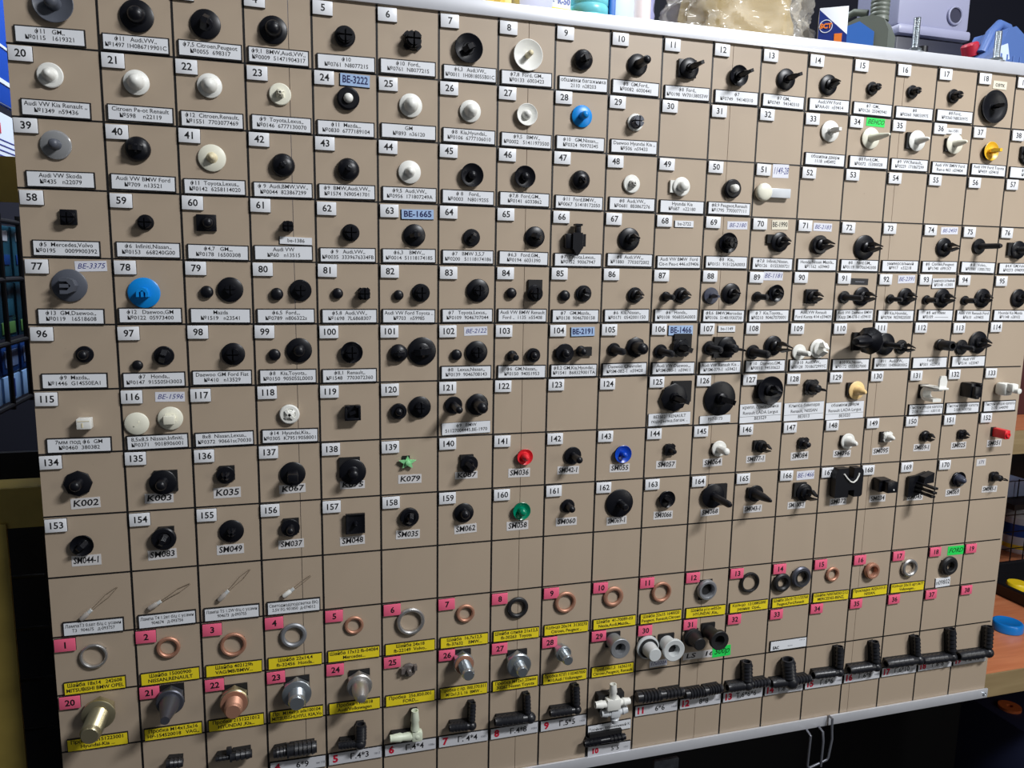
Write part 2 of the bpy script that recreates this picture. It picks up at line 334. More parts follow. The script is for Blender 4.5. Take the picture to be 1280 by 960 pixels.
 ('125', 578.9, 351.8, 30.5, 28.5, 9.0, -20.0, 'oct', 'blade', 'black', (9.4, -6.1, 22.0), {}),
 ('126', 634.4, 354.7, 37.2, 26.5, 9.0, -20.0, 'disc', 'prong', 'black', None, {}),
 ('127', 692.9, 347.1, 31.5, 19.0, 9.0, 0.0, 'dish', 'prong', 'black', (-5.4, -1.3, 20.0), {}),
 ('128', 747.8, 345.7, 20.5, 23.0, 8.0, 0.0, 'gear', 'loop', 'black', None, {}),
 ('129', 806.9, 350.6, 20.9, 14.0, 9.0, 0.0, 'disc', 'cone', 'peach', (-4.5, -1.6, 14.0), {}),
 ('134', 18.3, 409.3, 22.5, 12.0, 9.0, 0.0, 'oct', 'dome', 'black', None, {}),
 ('135', 85.1, 412.0, 22.4, 13.0, 9.0, 0.0, 'disc', 'dome', 'black', (2.3, -0.6, 19.0), {}),
 ('136', 136.9, 408.6, 16.2, 8.0, 9.0, 0.0, 'disc', 'cross', 'black', (1.2, -1.5, 13.0), {}),
 ('137', 194.7, 411.5, 22.7, 15.0, 9.0, 0.0, 'disc', 'sqstem', 'black', None, {}),
 ('138', 248.7, 412.2, 24.7, 14.0, 7.0, 0.0, 'disc', 'rod', 'black', (-2.7, -4.1, 19.0), {}),
 ('140', 360.3, 411.1, 17.7, 15.0, 8.0, -40.0, 'disc', 'blade', 'black', (-1.9, -2.7, 13.0), {}),
 ('141', 417.1, 406.7, 16.4, 10.5, 8.0, 0.0, 'dish', 'cone', 'red', None, {}),
 ('142', 468.7, 408.7, 18.4, 20.5, 7.0, 0.0, 'disc', 'dome', 'black', None, {}),
 ('143', 523.4, 409.4, 18.7, 8.5, 6.0, 0.0, 'dish', 'dome', 'dblue', None, {}),
 ('144', 577.7, 407.8, 14.7, 10.5, 4.0, 0.0, 'gear', 'rod', 'black', None, {}),
 ('145', 635.8, 409.4, 17.6, 16.0, 8.0, 0.0, 'disc', 'dome', 'white', (-1.4, 0.5, 12.0), {}),
 ('146', 688.2, 409.4, 14.3, 15.0, 7.0, 0.0, 'disc', 'prong', 'black', (-3.5, -1.4, 10.0), {}),
 ('147', 743.0, 408.9, 15.5, 8.5, 5.0, 0.0, 'gear', 'rod', 'black', None, {}),
 ('148', 801.0, 409.1, 18.5, 14.0, 9.0, 0.0, 'disc', 'cone', 'white', (-2.3, -0.5, 12.0), {}),
 ('149', 855.1, 406.2, 14.1, 9.0, 7.0, 0.0, 'gear', 'cone', 'white', (-2.2, 0.5, 12.0), {}),
 ('150', 910.8, 408.3, 13.4, 9.5, 7.0, 0.0, 'dome', 'prong', 'black', None, {}),
 ('151', 965.1, 408.8, 13.6, 8.0, 6.0, 0.0, 'gear', 'prong', 'black', None, {}),
 ('153', 18.5, 463.9, 18.7, 10.0, 8.0, 40.0, 'dish', 'blade', 'black', None, {}),
 ('154', 83.6, 463.1, 20.7, 10.0, 8.0, 60.0, 'thick', 'blade', 'black', (1.8, -3.4, 13.0), {}),
 ('155', 140.0, 461.8, 21.2, 8.0, 9.0, 0.0, 'disc', 'cross', 'black', None, {}),
 ('156', 191.3, 462.2, 17.0, 11.0, 7.0, 0.0, 'disc', 'dome', 'black', (0.8, -1.4, 14.0), {}),
 ('158', 301.7, 460.5, 18.5, 10.0, 8.0, 70.0, 'thick', 'blade', 'black', None, {}),
 ('159', 355.9, 460.6, 19.7, 9.0, 9.0, 0.0, 'disc', 'dome', 'black', None, {}),
 ('160', 414.9, 462.6, 18.4, 9.0, 8.0, 0.0, 'dish', 'dome', 'green', None, {}),
 ('161', 465.1, 461.5, 14.5, 13.5, 7.0, 0.0, 'disc', 'dome', 'black', None, {}),
 ('162', 522.8, 462.7, 30.4, 15.0, 6.0, 0.0, 'disc', 'rod', 'black', None, {}),
 ('163', 576.7, 461.4, 18.5, 12.5, 7.0, -40.0, 'dish', 'blade', 'black', None, {}),
 ('164', 632.1, 461.7, 26.9, 33.0, 6.0, 0.0, 'disc', 'rod', 'black', (6.3, -1.5, 22.0), {}),
 ('165', 685.0, 462.6, 19.1, 28.0, 9.0, 0.0, 'disc', 'cone', 'black', (-3.4, -0.4, 12.0), {}),
 ('166', 748.1, 465.6, 20.5, 20.0, 9.0, 0.0, 'disc', 'prong', 'black', (-4.8, -3.3, 16.0), {}),
 ('170', 966.4, 463.8, 18.8, 11.0, 11.0, 0.0, 'dish', 'cone', 'slate', None, {'hcol': 'black'}),
 ('171', 1022.1, 464.2, 14.1, 17.0, 7.0, 0.0, 'gear', 'loop', 'black', None, {}),
]
STICKERS = [
 (255.7, 61.4, 25.3, 10.0, 'BE-3222', 'dymo', '24'),
 (310.5, 173.9, 29.5, 8.6, 'BE-1665', 'dymo', '63'),
 (475.9, 282.4, 24.8, 8.8, 'BE-2191', 'dymo', '104'),
 (584.2, 281.7, 27.7, 10.0, 'BE-1466', 'dymo', '106'),
 (202.7, 200.5, 27.2, 6.2, 'be-1386', 'print', '61'),
 (582.1, 173.9, 20.8, 6.4, 'be-2722', 'print', '68'),
 (638.1, 280.5, 20.1, 6.3, 'be-1149', 'print', '107'),
 (908.4, 62.5, 22.1, 6.0, 'be-1581', 'print', '36'),
 (967.1, 9.1, 19.4, 8.5, 'сетк', 'cream', '18'),
 (694.7, 171.1, 19.5, 9.9, 'BE-1990', 'cream', '70'),
 (38.7, 225.4, 23.8, 8.5, 'BE-3375', 'pen', '77'),
 (691.2, 116.4, 19.3, 13.7, '1149-28', 'pen', '51'),
 (643.9, 173.3, 23.6, 8.1, 'BE-2180', 'pen', '69'),
 (748.0, 172.0, 23.3, 8.4, 'BE-2183', 'pen', '71'),
 (917.6, 170.7, 23.8, 8.0, 'BE-2450', 'pen', '74'),
 (690.9, 224.6, 23.6, 9.3, 'BE-1181', 'pen', '89'),
 (864.5, 225.9, 23.2, 8.9, 'BE-2391', 'pen', '92'),
 (366.4, 281.2, 22.8, 8.4, 'BE-2122', 'pen', '102'),
 (93.9, 336.7, 23.7, 8.5, 'BE-1596', 'pen', '116'),
 (750.6, 446.6, 23.2, 10.2, 'BE-1466', 'pen', '166'),
 (577.9, 650.7, 21.3, 7.6, '17x020A', 'pen', 'P30'),
 (804.5, 60.0, 23.7, 8.6, 'ВЕНСО', 'green', '34'),
 (977.1, 555.8, 24.5, 11.3, 'FORD', 'green', 'P18'),
 (656.7, 646.8, 23.4, 12.6, '500р', 'green', 'P31'),
 (801.1, 229.3, 23.3, 7.0, '~~~~', 'black', '91'),
 (961.6, 595.3, 22.0, 11.4, 'n09802', 'print', 'P18'),
 (632.3, 647.5, 48.1, 8.7, 'LS   168', 'mark', 'P31'),
 (22.6, 427.5, 22.8, 9.3, 'K002', 'mark', '134'),
 (80.9, 427.1, 23.3, 8.8, 'K003', 'mark', '135'),
 (137.4, 425.8, 23.1, 9.7, 'K035', 'mark', '136'),
 (194.0, 425.9, 23.4, 8.4, 'K067', 'mark', '137'),
 (248.5, 425.6, 22.9, 7.8, 'K075', 'mark', '138'),
 (302.8, 423.3, 22.4, 8.7, 'K079', 'mark', '139'),
 (358.4, 422.9, 22.5, 7.3, 'K087', 'mark', '140'),
 (412.6, 423.7, 22.6, 9.1, 'SM036', 'mark', '141'),
 (464.9, 424.1, 23.4, 8.4, 'SM042-1', 'mark', '142'),
 (521.9, 425.1, 22.6, 8.6, 'SM055', 'mark', '143'),
 (575.4, 424.5, 23.4, 8.7, 'SM057', 'mark', '144'),
 (631.0, 425.1, 23.4, 8.9, 'SM064', 'mark', '145'),
 (684.5, 424.2, 24.2, 8.1, 'SM077-1', 'mark', '146'),
 (740.8, 423.8, 23.0, 9.2, 'SM084', 'mark', '147'),
 (797.3, 424.0, 23.9, 8.4, 'SM096', 'mark', '148'),
 (850.8, 423.7, 23.6, 8.5, 'SM095', 'mark', '149'),
 (909.6, 422.5, 24.4, 8.7, 'SM059-1', 'mark', '150'),
 (964.0, 422.8, 22.8, 8.8, 'SM025', 'mark', '151'),
 (1018.5, 422.5, 22.4, 9.0, 'SM051', 'mark', '152'),
 (20.2, 479.0, 23.1, 9.5, 'SM044-1', 'mark', '153'),
 (81.0, 479.1, 23.6, 9.0, 'SM083', 'mark', '154'),
 (138.2, 479.5, 23.3, 9.2, 'SM049', 'mark', '155'),
 (191.6, 479.0, 22.9, 8.6, 'SM037', 'mark', '156'),
 (247.7, 480.6, 23.2, 8.8, 'SM048', 'mark', '157'),
 (300.7, 478.8, 23.3, 8.9, 'SM035', 'mark', '158'),
 (358.0, 477.8, 22.7, 9.1, 'SM062', 'mark', '159'),
 (411.9, 478.8, 22.8, 9.3, 'SM058', 'mark', '160'),
 (464.5, 478.7, 22.8, 8.6, 'SM060', 'mark', '161'),
 (521.0, 482.2, 22.8, 8.8, 'SM069-1', 'mark', '162'),
 (574.8, 480.2, 22.7, 8.9, 'SM0066', 'mark', '163'),
 (631.3, 480.9, 22.6, 8.2, 'SM068', 'mark', '164'),
 (684.9, 481.2, 23.4, 8.3, 'SM043-1', 'mark', '165'),
 (741.6, 481.0, 23.2, 8.4, 'SM100-1', 'mark', '166'),
 (797.7, 480.8, 22.9, 8.6, 'SM072', 'mark', '167'),
 (852.5, 480.8, 22.6, 8.7, 'SM034', 'mark', '168'),
 (906.6, 483.0, 23.4, 7.9, 'SM045', 'mark', '169'),
 (962.7, 480.9, 21.7, 9.0, 'SM069', 'mark', '170'),
 (1019.3, 480.5, 23.7, 8.1, 'SM041-1', 'mark', '171'),
 (1001.6, 445.7, 14.2, 8.5, '171', 'tag', '171'),
]
SPECIAL_LABELS = [
 (121, 357.7, 375.3, 47.8, 11.5, 'ф9   BMW|51127004445,BE-1970', 0),
 (125, 576.2, 374.9, 48.4, 12.9, 'BE3502   RENAULT|подкрылка,багаж ..', 0),
 (126, 630.4, 377.3, 36.7, 8.2, 'P37-0173', 0),
 (127, 685.7, 372.3, 51.1, 20.4, 'крепл. брызговика|Renault LADA Largus|BE3529', 1),
 (128, 741.2, 372.5, 51.0, 19.9, 'Клипса бампера|Renault, NISSAN|BE3013', 1),
 (129, 795.2, 373.6, 50.6, 19.3, 'обшивки двери|Renault LADA Largus|BE3020', 1),
 (93, 915.9, 229.7, 32.0, 10.9, 'универсальный|№3148  n13001', 0),
]
WASHERS = [
 (1, 21.1, 567.4, 22.8, 0.78, 3, 'silver'),
 (2, 82.1, 567.1, 20.2, 0.68, 3, 'copper'),
 (3, 137.6, 571.3, 23.1, 0.74, 3.5, 'copper'),
 (4, 191.5, 568.9, 24.3, 0.66, 3.5, 'zincgrey'),
 (5, 247.9, 565.7, 18.2, 0.68, 2.5, 'copper'),
 (6, 302.9, 567.9, 27.8, 0.74, 4, 'silver'),
 (7, 358.3, 566.1, 18.9, 0.66, 3, 'copper'),
 (8, 413.0, 566.0, 22.7, 0.62, 3.5, 'rubber'),
 (9, 465.4, 566.1, 23.1, 0.7, 3, 'copper'),
 (10, 519.8, 565.8, 22.6, 0.62, 3, 'copper'),
 (11, 576.3, 566.4, 23.0, 0.72, 3.5, 'copper'),
 (12, 631.2, 569.2, 23.4, 0.6, 6, 'zincgrey'),
 (13, 686.3, 566.7, 23.8, 0.76, 3.5, 'rubber'),
 (14, 727.9, 571.0, 22.2, 0.5, 5, 'rubber'),
 (14, 753.2, 566.8, 25.2, 0.56, 5, 'darksteel'),
 (15, 797.0, 568.2, 17.7, 0.64, 3, 'copper'),
 (16, 851.0, 568.6, 19.9, 0.55, 6, 'copper'),
 (17, 906.7, 570.6, 22.3, 0.64, 4.5, 'silver'),
 (18, 965.9, 573.3, 23.7, 0.5, 6, 'rubber'),
]
BOLTS = [
 (20, 23.9, 618.6, 27.6, 16.9, 44.0, 'shaft', 'brasszinc', ''),
 (21, 82.5, 615.3, 24.2, 18.0, 41.5, 'taper', 'darksteel', 'pad'),
 (22, 137.0, 623.6, 25.6, 16.2, 28.0, 'shaft', 'brasszinc', 'pad'),
 (23, 193.0, 623.9, 27.0, 15.8, 28.5, 'shaft', 'zinc', 'pad'),
 (24, 251.6, 624.3, 24.2, 16.1, 36.0, 'dometip', 'silver', 'pad'),
 (26, 354.9, 615.1, 20.7, 12.7, 35.0, 'shaft', 'zinc', 'pad'),
 (27, 413.0, 624.8, 25.6, 12.2, 26.0, 'shaft', 'zinc', 'pad'),
 (28, 461.3, 618.4, 17.0, 11.5, 27.0, 'shaft', 'zinc', ''),
]
HOSES = [
 ('straight', 1, [(76.2, 677.3, 90.5, 678.3, 9.0)]),
 ('reducer', 2, [(118.5, 680.0, 132.2, 679.9, 5.0), (132.2, 679.9, 150.8, 679.5, 9.0)]),
 ('straight', 3, [(170.2, 683.3, 183.4, 682.6, 10.0), (183.4, 682.6, 210.2, 682.6, 13.0)]),
 ('elbow', 4, [(251.4, 686.2, 230.7, 685.2, 8.0), (252.2, 686.3, 252.5, 665.8, 11.0)]),
 ('elbow', 5, [(307.7, 687.0, 280.8, 686.4, 8.5), (306.0, 686.7, 305.8, 659.7, 8.5)]),
 ('elbow', 6, [(364.2, 685.7, 340.8, 684.5, 9.0), (364.2, 685.7, 365.2, 660.1, 7.0)]),
 ('elbow', 7, [(427.0, 686.8, 388.8, 685.6, 11.0), (424.8, 686.4, 423.3, 659.1, 7.0)]),
 ('elbow', 8, [(479.3, 685.8, 449.1, 685.2, 9.0), (479.3, 685.8, 477.5, 657.0, 8.0)]),
 ('straight', 10, [(549.2, 682.5, 577.1, 683.3, 13.0), (577.1, 683.3, 605.6, 683.3, 11.0)]),
 ('straight', 11, [(607.8, 687.4, 631.8, 687.1, 12.0), (631.8, 687.1, 654.1, 686.5, 11.0)]),
 ('tee', 12, [(687.3, 687.4, 661.4, 687.3, 11.0), (687.3, 687.4, 715.8, 687.6, 10.0), (687.3, 687.4, 685.2, 658.7, 12.0)]),
 ('tee', 13, [(745.1, 691.3, 719.2, 690.5, 11.0), (745.1, 691.3, 771.8, 691.1, 10.0), (744.0, 691.1, 739.5, 663.1, 16.0)]),
 ('elbow', 14, [(812.4, 689.2, 775.9, 688.1, 10.0), (812.4, 689.2, 810.3, 656.4, 9.0)]),
 ('elbow', 15, [(865.2, 689.3, 825.9, 688.6, 11.0), (865.2, 689.3, 860.5, 656.7, 10.0)]),
 ('elbow', 16, [(928.2, 688.9, 879.1, 688.1, 12.0), (926.9, 688.8, 921.9, 657.2, 8.0)]),
 ('elbow', 17, [(980.2, 692.2, 934.5, 690.9, 11.0), (980.2, 692.2, 975.3, 654.3, 10.0)]),
 ('elbow', 18, [(1037.6, 693.8, 990.3, 693.0, 12.0), (1037.6, 693.8, 1035.1, 658.4, 10.0)]),
]
LABELS = {1: 'ф11   GM,,|№0115   1619321', 2: 'ф11   Audi,VW,,|№1497 1H086719901C', 3: 'ф7,5 Citroen,Peugeot|№0055  698317', 4: 'ф9,1  BMW,Audi,VW,,|№0009  51471904317', 5: 'ф10|№0761  N807721S', 6: 'ф10  Ford,,|№0761  N807721S', 7: 'ф6,3   Audi,VW,,|№0011  1H0818055B01C', 8: 'ф7,8  Ford, GM,,|№0133  6003423', 9: 'обшивки багажника|2110  n28203', 10: 'ф8  GM,Ford,,|№0082  6030441', 11: 'ф8  Ford,,|№0198  W701380S3W', 12: 'ф7|№0749   94140310', 13: 'ф7 GM,,|№0749   94140310', 14: 'Audi,VW Ford|№AA-01  n59414', 15: 'ф7  GM,,|№0126  25040940', 16: 'ф8|№0360  N803097S', 17: 'ф8 Ford,,|№0360 N803097S', 20: 'Audi VW Kia Renault ,,|№1349  n59436', 21: 'Citroen Pe-ot Renault|№598    n22119', 22: 'ф12  Citroen,Renault,|№1551  7703077469', 23: 'ф9  Toyota,Lexus,,|№0146  6777130070', 24: 'ф11  Mazda,,,|№0830  6777189104', 25: 'GM|№893  n36120', 26: 'ф8  Kia,Hyundai,,|№0106  6777106010', 27: 'ф9,5   BMW,,|№0002   51411973500', 28: 'ф10   GM,Nissan,,,|№0324  90970345', 29: 'Daewoo Hyundai Kia ,,|№506  n59433', 33: 'обшивки двери|1118  n45492', 34: 'ф8 Ford,GM,,|№0072  15300028', 35: 'ф9  VW,Renault,,|№0229  171867299', 36: 'Audi VW BMW Ford|Ren-a 463  n59404', 37: 'Audi VW Ford Toyota|№459  n59418', 38: 'ф7 Kia,,|№0105', 39: 'Audi VW Skoda|№435   n22079', 40: 'Audi VW BMW Ford|№709  n13521', 41: 'ф11  Toyota,Lexus,,|№0142  6258114020', 42: 'ф 9  Audi,BMW,VW,,|№0044  823867299', 43: 'ф9  BMW,Audi,VW,,|№1574  N90541701', 44: 'ф9,5  Audi,VW,,|№0956  171807249A', 45: 'ф 8    Ford,,|№0003   N801925S', 46: 'ф7,8  Ford,GM,,|№0141  6033862', 47: 'ф11  Ford,BMW,,|№0067  51418172050', 48: 'ф8  Audi,VW,,|№0681  8E0867276', 49: 'Hyundai Kia|№687   n22180', 50: 'ф8,9 Peugeot,Renault|№1795  7703077111', 58: 'ф5  Mercedes,Volvo|№0195     0009900392', 59: 'ф6  Infiniti,Nissan,,|№0153   668240G00', 60: 'ф4,7   GM,,,|№0178  16500308', 61: 'Audi VW|№60   n13515', 62: 'ф 9   Audi,VW,,|№0035  3339676334FB', 63: 'ф6,3    BMW,,,|№0014  51118174185', 64: 'ф7   BMW 3,5,7|№0200   51118174186', 65: 'ф6,3   Ford,GM,,|№0194  6031390', 66: 'ф7  Toyota,Lexus,,|№0152  90067947', 67: 'ф8  Audi,VW,,,|№1880   7703072002', 68: 'Audi VW BMW  Ford|Cit-n Peu-t 446.n59406', 69: 'ф8   Kia,,|№0151  91512SA0003', 70: 'ф7,8  Infiniti,Nissan,|№0126   0155300721', 71: 'Honda Nissan Mazda,,|№1162  n59443', 72: 'ф8    Ford,GM,,|№0119  W706543300', 73: 'универсальный|№917   n32218', 74: 'ф8  Citroen,Peugeot|№1740  6991X7', 75: 'ф 8   Volvo,,|№0980  13001703', 76: 'ф4,4  GM,Volvo|№0273  09409306', 77: 'ф13  GM,Daewoo,,|№0119   16518608', 78: 'ф12   Daewoo,GM|№0122  05973400', 79: 'Mazda|№1519   n23541', 80: 'ф6,5  Ford,,,|№0789  n806322s', 81: 'ф5,8  Audi,VW,,|№1698  7L6868307', 82: 'Audi VW Ford Toyota ..|№703   n59985', 83: 'ф7   Toyota,Lexus,,|№0109  9046707044', 84: 'Audi VW BMW Renault|Ford ..  1135  n55408', 85: 'ф7   GM,Mazda,,|№0138  9046700158', 86: 'ф6  Kia,Nissan,,|№0171  0542001150', 87: 'ф6   Honda,,|№0108  90683SA0003', 88: 'ф8,6  BMW,Mercedes|№0106  51481930730', 89: 'ф 7  Kia,Toyota,,,|№0210  90467070001', 90: 'Audi,VW Renault|Ford Kenta 414 n59409', 91: 'Audi VW Daewoo BMW|Kадt SM-078-1 n59410', 92: 'ф8 Kia,Hyundai,,|№0704  9039820500', 93: 'ф8  на 10мм|№0109  ————', 94: 'Audi VW Renault Ford|№610   n59405', 95: 'Hyundai Kia Mazda|№1148  n28102', 96: 'ф9  Mazda,,|№1446  G14S50EA1', 97: 'ф7   Honda,,|№0147  91550SH3003', 98: 'Daewoo GM Ford Fiat|№410   n13529', 99: 'ф8   Kia,Toyota,,|№0150  90505SL0003', 100: 'ф8,1  Renault,,|№1548   7703072360', 102: 'ф8   Lexus,Nissan,,|№0139  9046708143', 103: 'ф6  GM,Nissan,,|№0150  94051953', 104: 'ф8,2 GM,Kia,Hyundai,,|№1541  B68329001TA', 105: 'Daewoo Chevrolet|№SM-082-1  n59428', 106: 'Audi VW Daewoo,,,|№SM-080-1  n59411', 107: 'Audi VW Renault Kia ..|№SM-079-1  n59421', 108: 'ф 10   Daewoo,GM,,|№0010  94530623', 109: 'ф10  Audi,VW,,|№0128  701867299YC', 110: 'ф10 Kia,Nissan,,|№0172  0553127000', 111: 'ф11   Audi,VW,,|№0201  1H0868000G', 112: 'Ford|№501  n22930', 113: 'Audi VW|№514   n22047', 115: '7мм под ф6  GM|№0460  380382', 116: '8,5x8,5 Nissan,Infiniti,|№0371   9018906001', 117: '8x8  Nissan,Lexus,,|№0372  90661sc70030', 118: 'ф14  Hyundai,Kia,,|№0305  K79519058001', 131: 'Пистон упора капота|2108  ———  n30110', 132: 'Пистон упора капота|2108   n30750', 133: 'Пистон упора капота|2170   n40090'}
LAMP_TEXT = [
 'ЛампаТ3 0.6вт б/ц с усами|Т3   904675   д-093757',
 'Лампа Т4 1.2вт б/ц с усами|904674   д-093756',
 'Лампа Т5 1.2W б/ц с усами|904673  д-093755',
 'Светодиод(подсветка ВК)|3,5V FG 901850  д-074012',
]
YELLOW_A = [
 'Шайба 18x14   242608|MITSUBISHI BMW OPEL',
 'Шайба 15000900|NISSAN,RENAULT',
 'Шайба 402129h|VAG/MB/BMW...',
 'Шайба 22x14,4|fb-32456  Honda..',
 'Шайба 17x12 fb-04084|Mercedes...',
 'Шайба 24x18|fb-22149  Volvo..',
 'Шайба  16,7x12,5|fb-37632    BMW...',
 'Шайба слива 21x12,5|fb-30263  Toyota',
 'Кольцо 20x14  3130270|Citroen, Peugeot ..',
 'Шайба  41-70089-03|Nexia,Audi,Mazda,..',
 'Шайба 22x15 1640020|Peugeot, Renault,Citroen',
 'Шайба p1c-w052n|HYUNDAI ,Kia,,',
 'Кольцо  1213882000|резина  Opel,,',
 'Шайба 20x10 7311/33760|Peugeot,Ford,Renault',
 'Шайба N00760301212|MERCEDES-BENZ,',
 'Прокладка A02N10131|NISSAN,',
 'Кольцо 20x15 арт.0677|Volkswagen...',
]
YELLOW_B = [
 'Пробка  2151223001|Hyundai-Kia ...',
 'Пробка M14x1,5x16|HP-154520018   VAG,,',
 'Пробка 2151221012|HYUNDAI ,Kia,..',
 'Пр:  M14x1,5 ade100104|MITSUBISHI,HYU, KIA,Vo',
 'Пробка 1998818|Audi/Volkswagen',
 'Пробка  256.850.001|FORD,..',
 'Пробка с пр. 000.370.011|M12x1,5 L 16  BMW ..',
 'Пробка M12x1.25мм|30262 Nissan Toyota',
 'Пробка КПП 1103407000|M10.Audi / Volkswagen',
 'Проб.16x1,5  1636210|Citroen,Peugeot, Renault',
]
HOSE_TEXT = {3: ('4', '6*9', 'мм 1738'), 4: ('5', 'Г.4*3', '1813'), 5: ('6', 'Г.4*4', '1086'), 6: ('7', 'Г. 4*4', '1085'), 7: ('8', 'Г.4*8', '1084'), 8: ('9', 'Г.5*5', '1408'), 10: ('11', '6*6', '1064'), 11: ('12', '8*8', '1066'), 12: ('13', 'Т.6*6*6', '1072'), 13: ('14', 'Т.8*8*8', '107'), 14: ('15', 'Г.6*6', '1088'), 15: ('16', 'Г.6*8', '1089'), 16: ('17', 'Г.6*10', '1090'), 17: ('18', 'Г.8*8', '1091'), 18: ('19', 'Г.8*10', '1092')}
CELL = 55.0; ROW = 54.73
SEAMS = [200.7, 414.0, 627.5, 836.8]
EDGE_L, EDGE_R = -10.5, 1049.5
TOP, BOT = -16.0, 762.0

# ---------------------------------------------------------------- setting
def struct(name, bm, m):
    o = obj(name, bm, m); o['kind'] = 'structure'; return o
bm = bmesh.new(); box(bm, 500, 200, -20, 5200, 4400, 40); struct('floor', bm, mat('dark_floor_vinyl', (58, 56, 58), .5, noise=.15, nscale=8))
bm = bmesh.new(); box(bm, 500, 1220, 1600, 5200, 40, 3200); struct('wall_back', bm, mat('dark_navy_wall', (30, 32, 48), .7, noise=.1, nscale=3))

# ---------------------------------------------------------------- the display board
bd = thing('display_board', 'large beige display board ruled in black squares, full of car trim clips', 'display board')
xs = [EDGE_L] + SEAMS + [EDGE_R]
for a, b in zip(xs, xs[1:]):
    bm = bmesh.new(); box(bm, (a + b) / 2, 9, -(TOP + BOT) / 2, b - a - .5, 18, BOT - TOP)
    o = obj('panel', bm, BOARD, bd)
bm = bmesh.new()
for j in range(1, 13): box(bm, (EDGE_L + 1046) / 2, -.1, -j * ROW, 1046 - EDGE_L, .3, 1.35 if j != 4 else 1.1)
for i in range(1, 19): box(bm, i * CELL, -.12, -(TOP + BOT) / 2, 1.7, .3, BOT - TOP)
obj('ruled_tape_grid', bm, TAPE, bd)
bm = bmesh.new()
box(bm, 545, -2.0, 9.5, 1130, 2.5, 12.4, bev=.3); box(bm, 545, 6.0, 15.2, 1130, 18, 1.6)
obj('top_rail', bm, ALU, bd)
bm = bmesh.new()
for a, b in ((-12, 806.5), (808.5, 1052)):
    box(bm, (a + b) / 2, -2.0, -755.0, b - a, 2.5, 12.2, bev=.3); box(bm, (a + b) / 2, 6.0, -760.4, b - a, 18, 1.4)
obj('bottom_rail', bm, ALU, bd)
bm = bmesh.new(); lathe(bm, [(0, 0), (2.4, 0), (2.2, 1.2), (1.2, 1.8), (.6, 1.2), (0, 1.2)], 16, T((1046, -3.2, -755)) @ Matrix.Rotation(PI / 2, 4, 'X'))
obj('rail_screw', bm, COLS['zinc'], bd)
in_room(bd, 0, 0, 0)

# ---------------------------------------------------------------- number tags
def plate_mesh(name, w, h, z0, z1, m, bev=.35):
    bm = bmesh.new(); box(bm, 0, 0, (z0 + z1) / 2, w, h, z1 - z0, bev=bev); return finish(bm, name, m)
TAGM = plate_mesh('tag', 16.6, 11.4, 1.0, 2.6, PLATE); TAGP = plate_mesh('tag', 16.6, 11.4, 1.0, 2.6, PINK); TAGB = plate_mesh('foam_backing', 16.9, 11.6, 0.02, 1.0, FOAM, 0)
def number_tag(n, i, j, pink):
    o = obj('number_tag', TAGP if pink else TAGM, None)
    tag(o, f'{"pink" if pink else "white"} number tag reading {n} at the top corner of its square', 'number tag', 'pink number tags' if pink else 'white number tags')
    obj('foam_backing', TAGB, None, o)
    text('numeral', str(n), 8.1, INK, o, .3, -.1, 2.66, bold=.16 if not pink else .24, maxw=14)
    u = (i * CELL + .9 if i else -9.3) + 8.3 + random.uniform(-.4, .5); v = j * ROW + (1.4 if j else -1.2) + 5.7 + random.uniform(-.4, .5)
    on_board(o, u, v, 0, math.radians(random.uniform(-.8, .8)))
for n in range(1, 171): number_tag(n, (n - 1) % 19, (n - 1) // 19, False)
for n in range(1, 39): number_tag(n, (n - 1) % 19, 10 + (n - 1) // 19, True)

# ---------------------------------------------------------------- printed labels
def card(name, w, h, paper, body, label, u, v, group, size=4.75, border=1.0, thick=1.8, bold=.035, spin=None, gap=1.02, rule=False):
    bm = bmesh.new(); box(bm, 0, 0, thick / 2, w + 2 * border, h + 2 * border, thick)
    o = obj(name, bm, FOAM); tag(o, label, 'label', group)
    bm = bmesh.new(); box(bm, 0, 0, thick + .12, w, h, .28); obj('paper_card', bm, paper, o)
    if body: text('printed_text', body.replace('|', '\n'), size, INK, o, 0, .4, thick + .33, maxw=w * .95, bold=bold, gap=gap)
    if rule:
        bm = bmesh.new(); box(bm, 0, -h * .17, thick + .29, w, .3, .06); obj('rule_line', bm, INK, o)
    on_board(o, u, v, 0, math.radians(random.uniform(-.7, .7)) if spin is None else spin)
    return o
for n, t in LABELS.items():
    i, j = (n - 1) % 19, (n - 1) // 19
    u = (i + .505) * CELL if i else 21.5
    card('part_label', 47.6, 11.2, PAPER, t, f'white printed two-line label along the bottom of the square tagged {n}', u + random.uniform(-.7, .7), (j + 1) * ROW - 7.2 + random.uniform(-.5, .5), 'white printed labels')
for n, u, v, w, h, t, q in SPECIAL_LABELS:
    where = f'white printed label below the clip in the square tagged {n}' if n != 93 else 'small white printed label beside the tag reading 93, above its clips'
    card('part_label', w, h, PAPER, t, where, u, v, 'white printed labels', size=4.6 if h < 16 else 5.0, border=.1, thick=1.2, rule=bool(q), spin=math.radians(1.2), gap=1.05 if h < 16 else 1.25)
for k, t in enumerate(LAMP_TEXT):
    card('part_label', 46.5, 11.2, PAPER, t, f'white printed label under the small bulb above pink tag {k + 1}', (k + .5) * CELL if k else 22.5, 10 * ROW - 7.0, 'white printed labels', size=4.2)
for k, t in enumerate(YELLOW_A):
    card('yellow_label', 48.5, 10.6, YEL, t, f'yellow printed label under the ring in the square tagged pink {k + 1}', (k + .5) * CELL if k else 20.5, 11 * ROW - 6.4, 'yellow printed labels', border=.6, bold=.1)
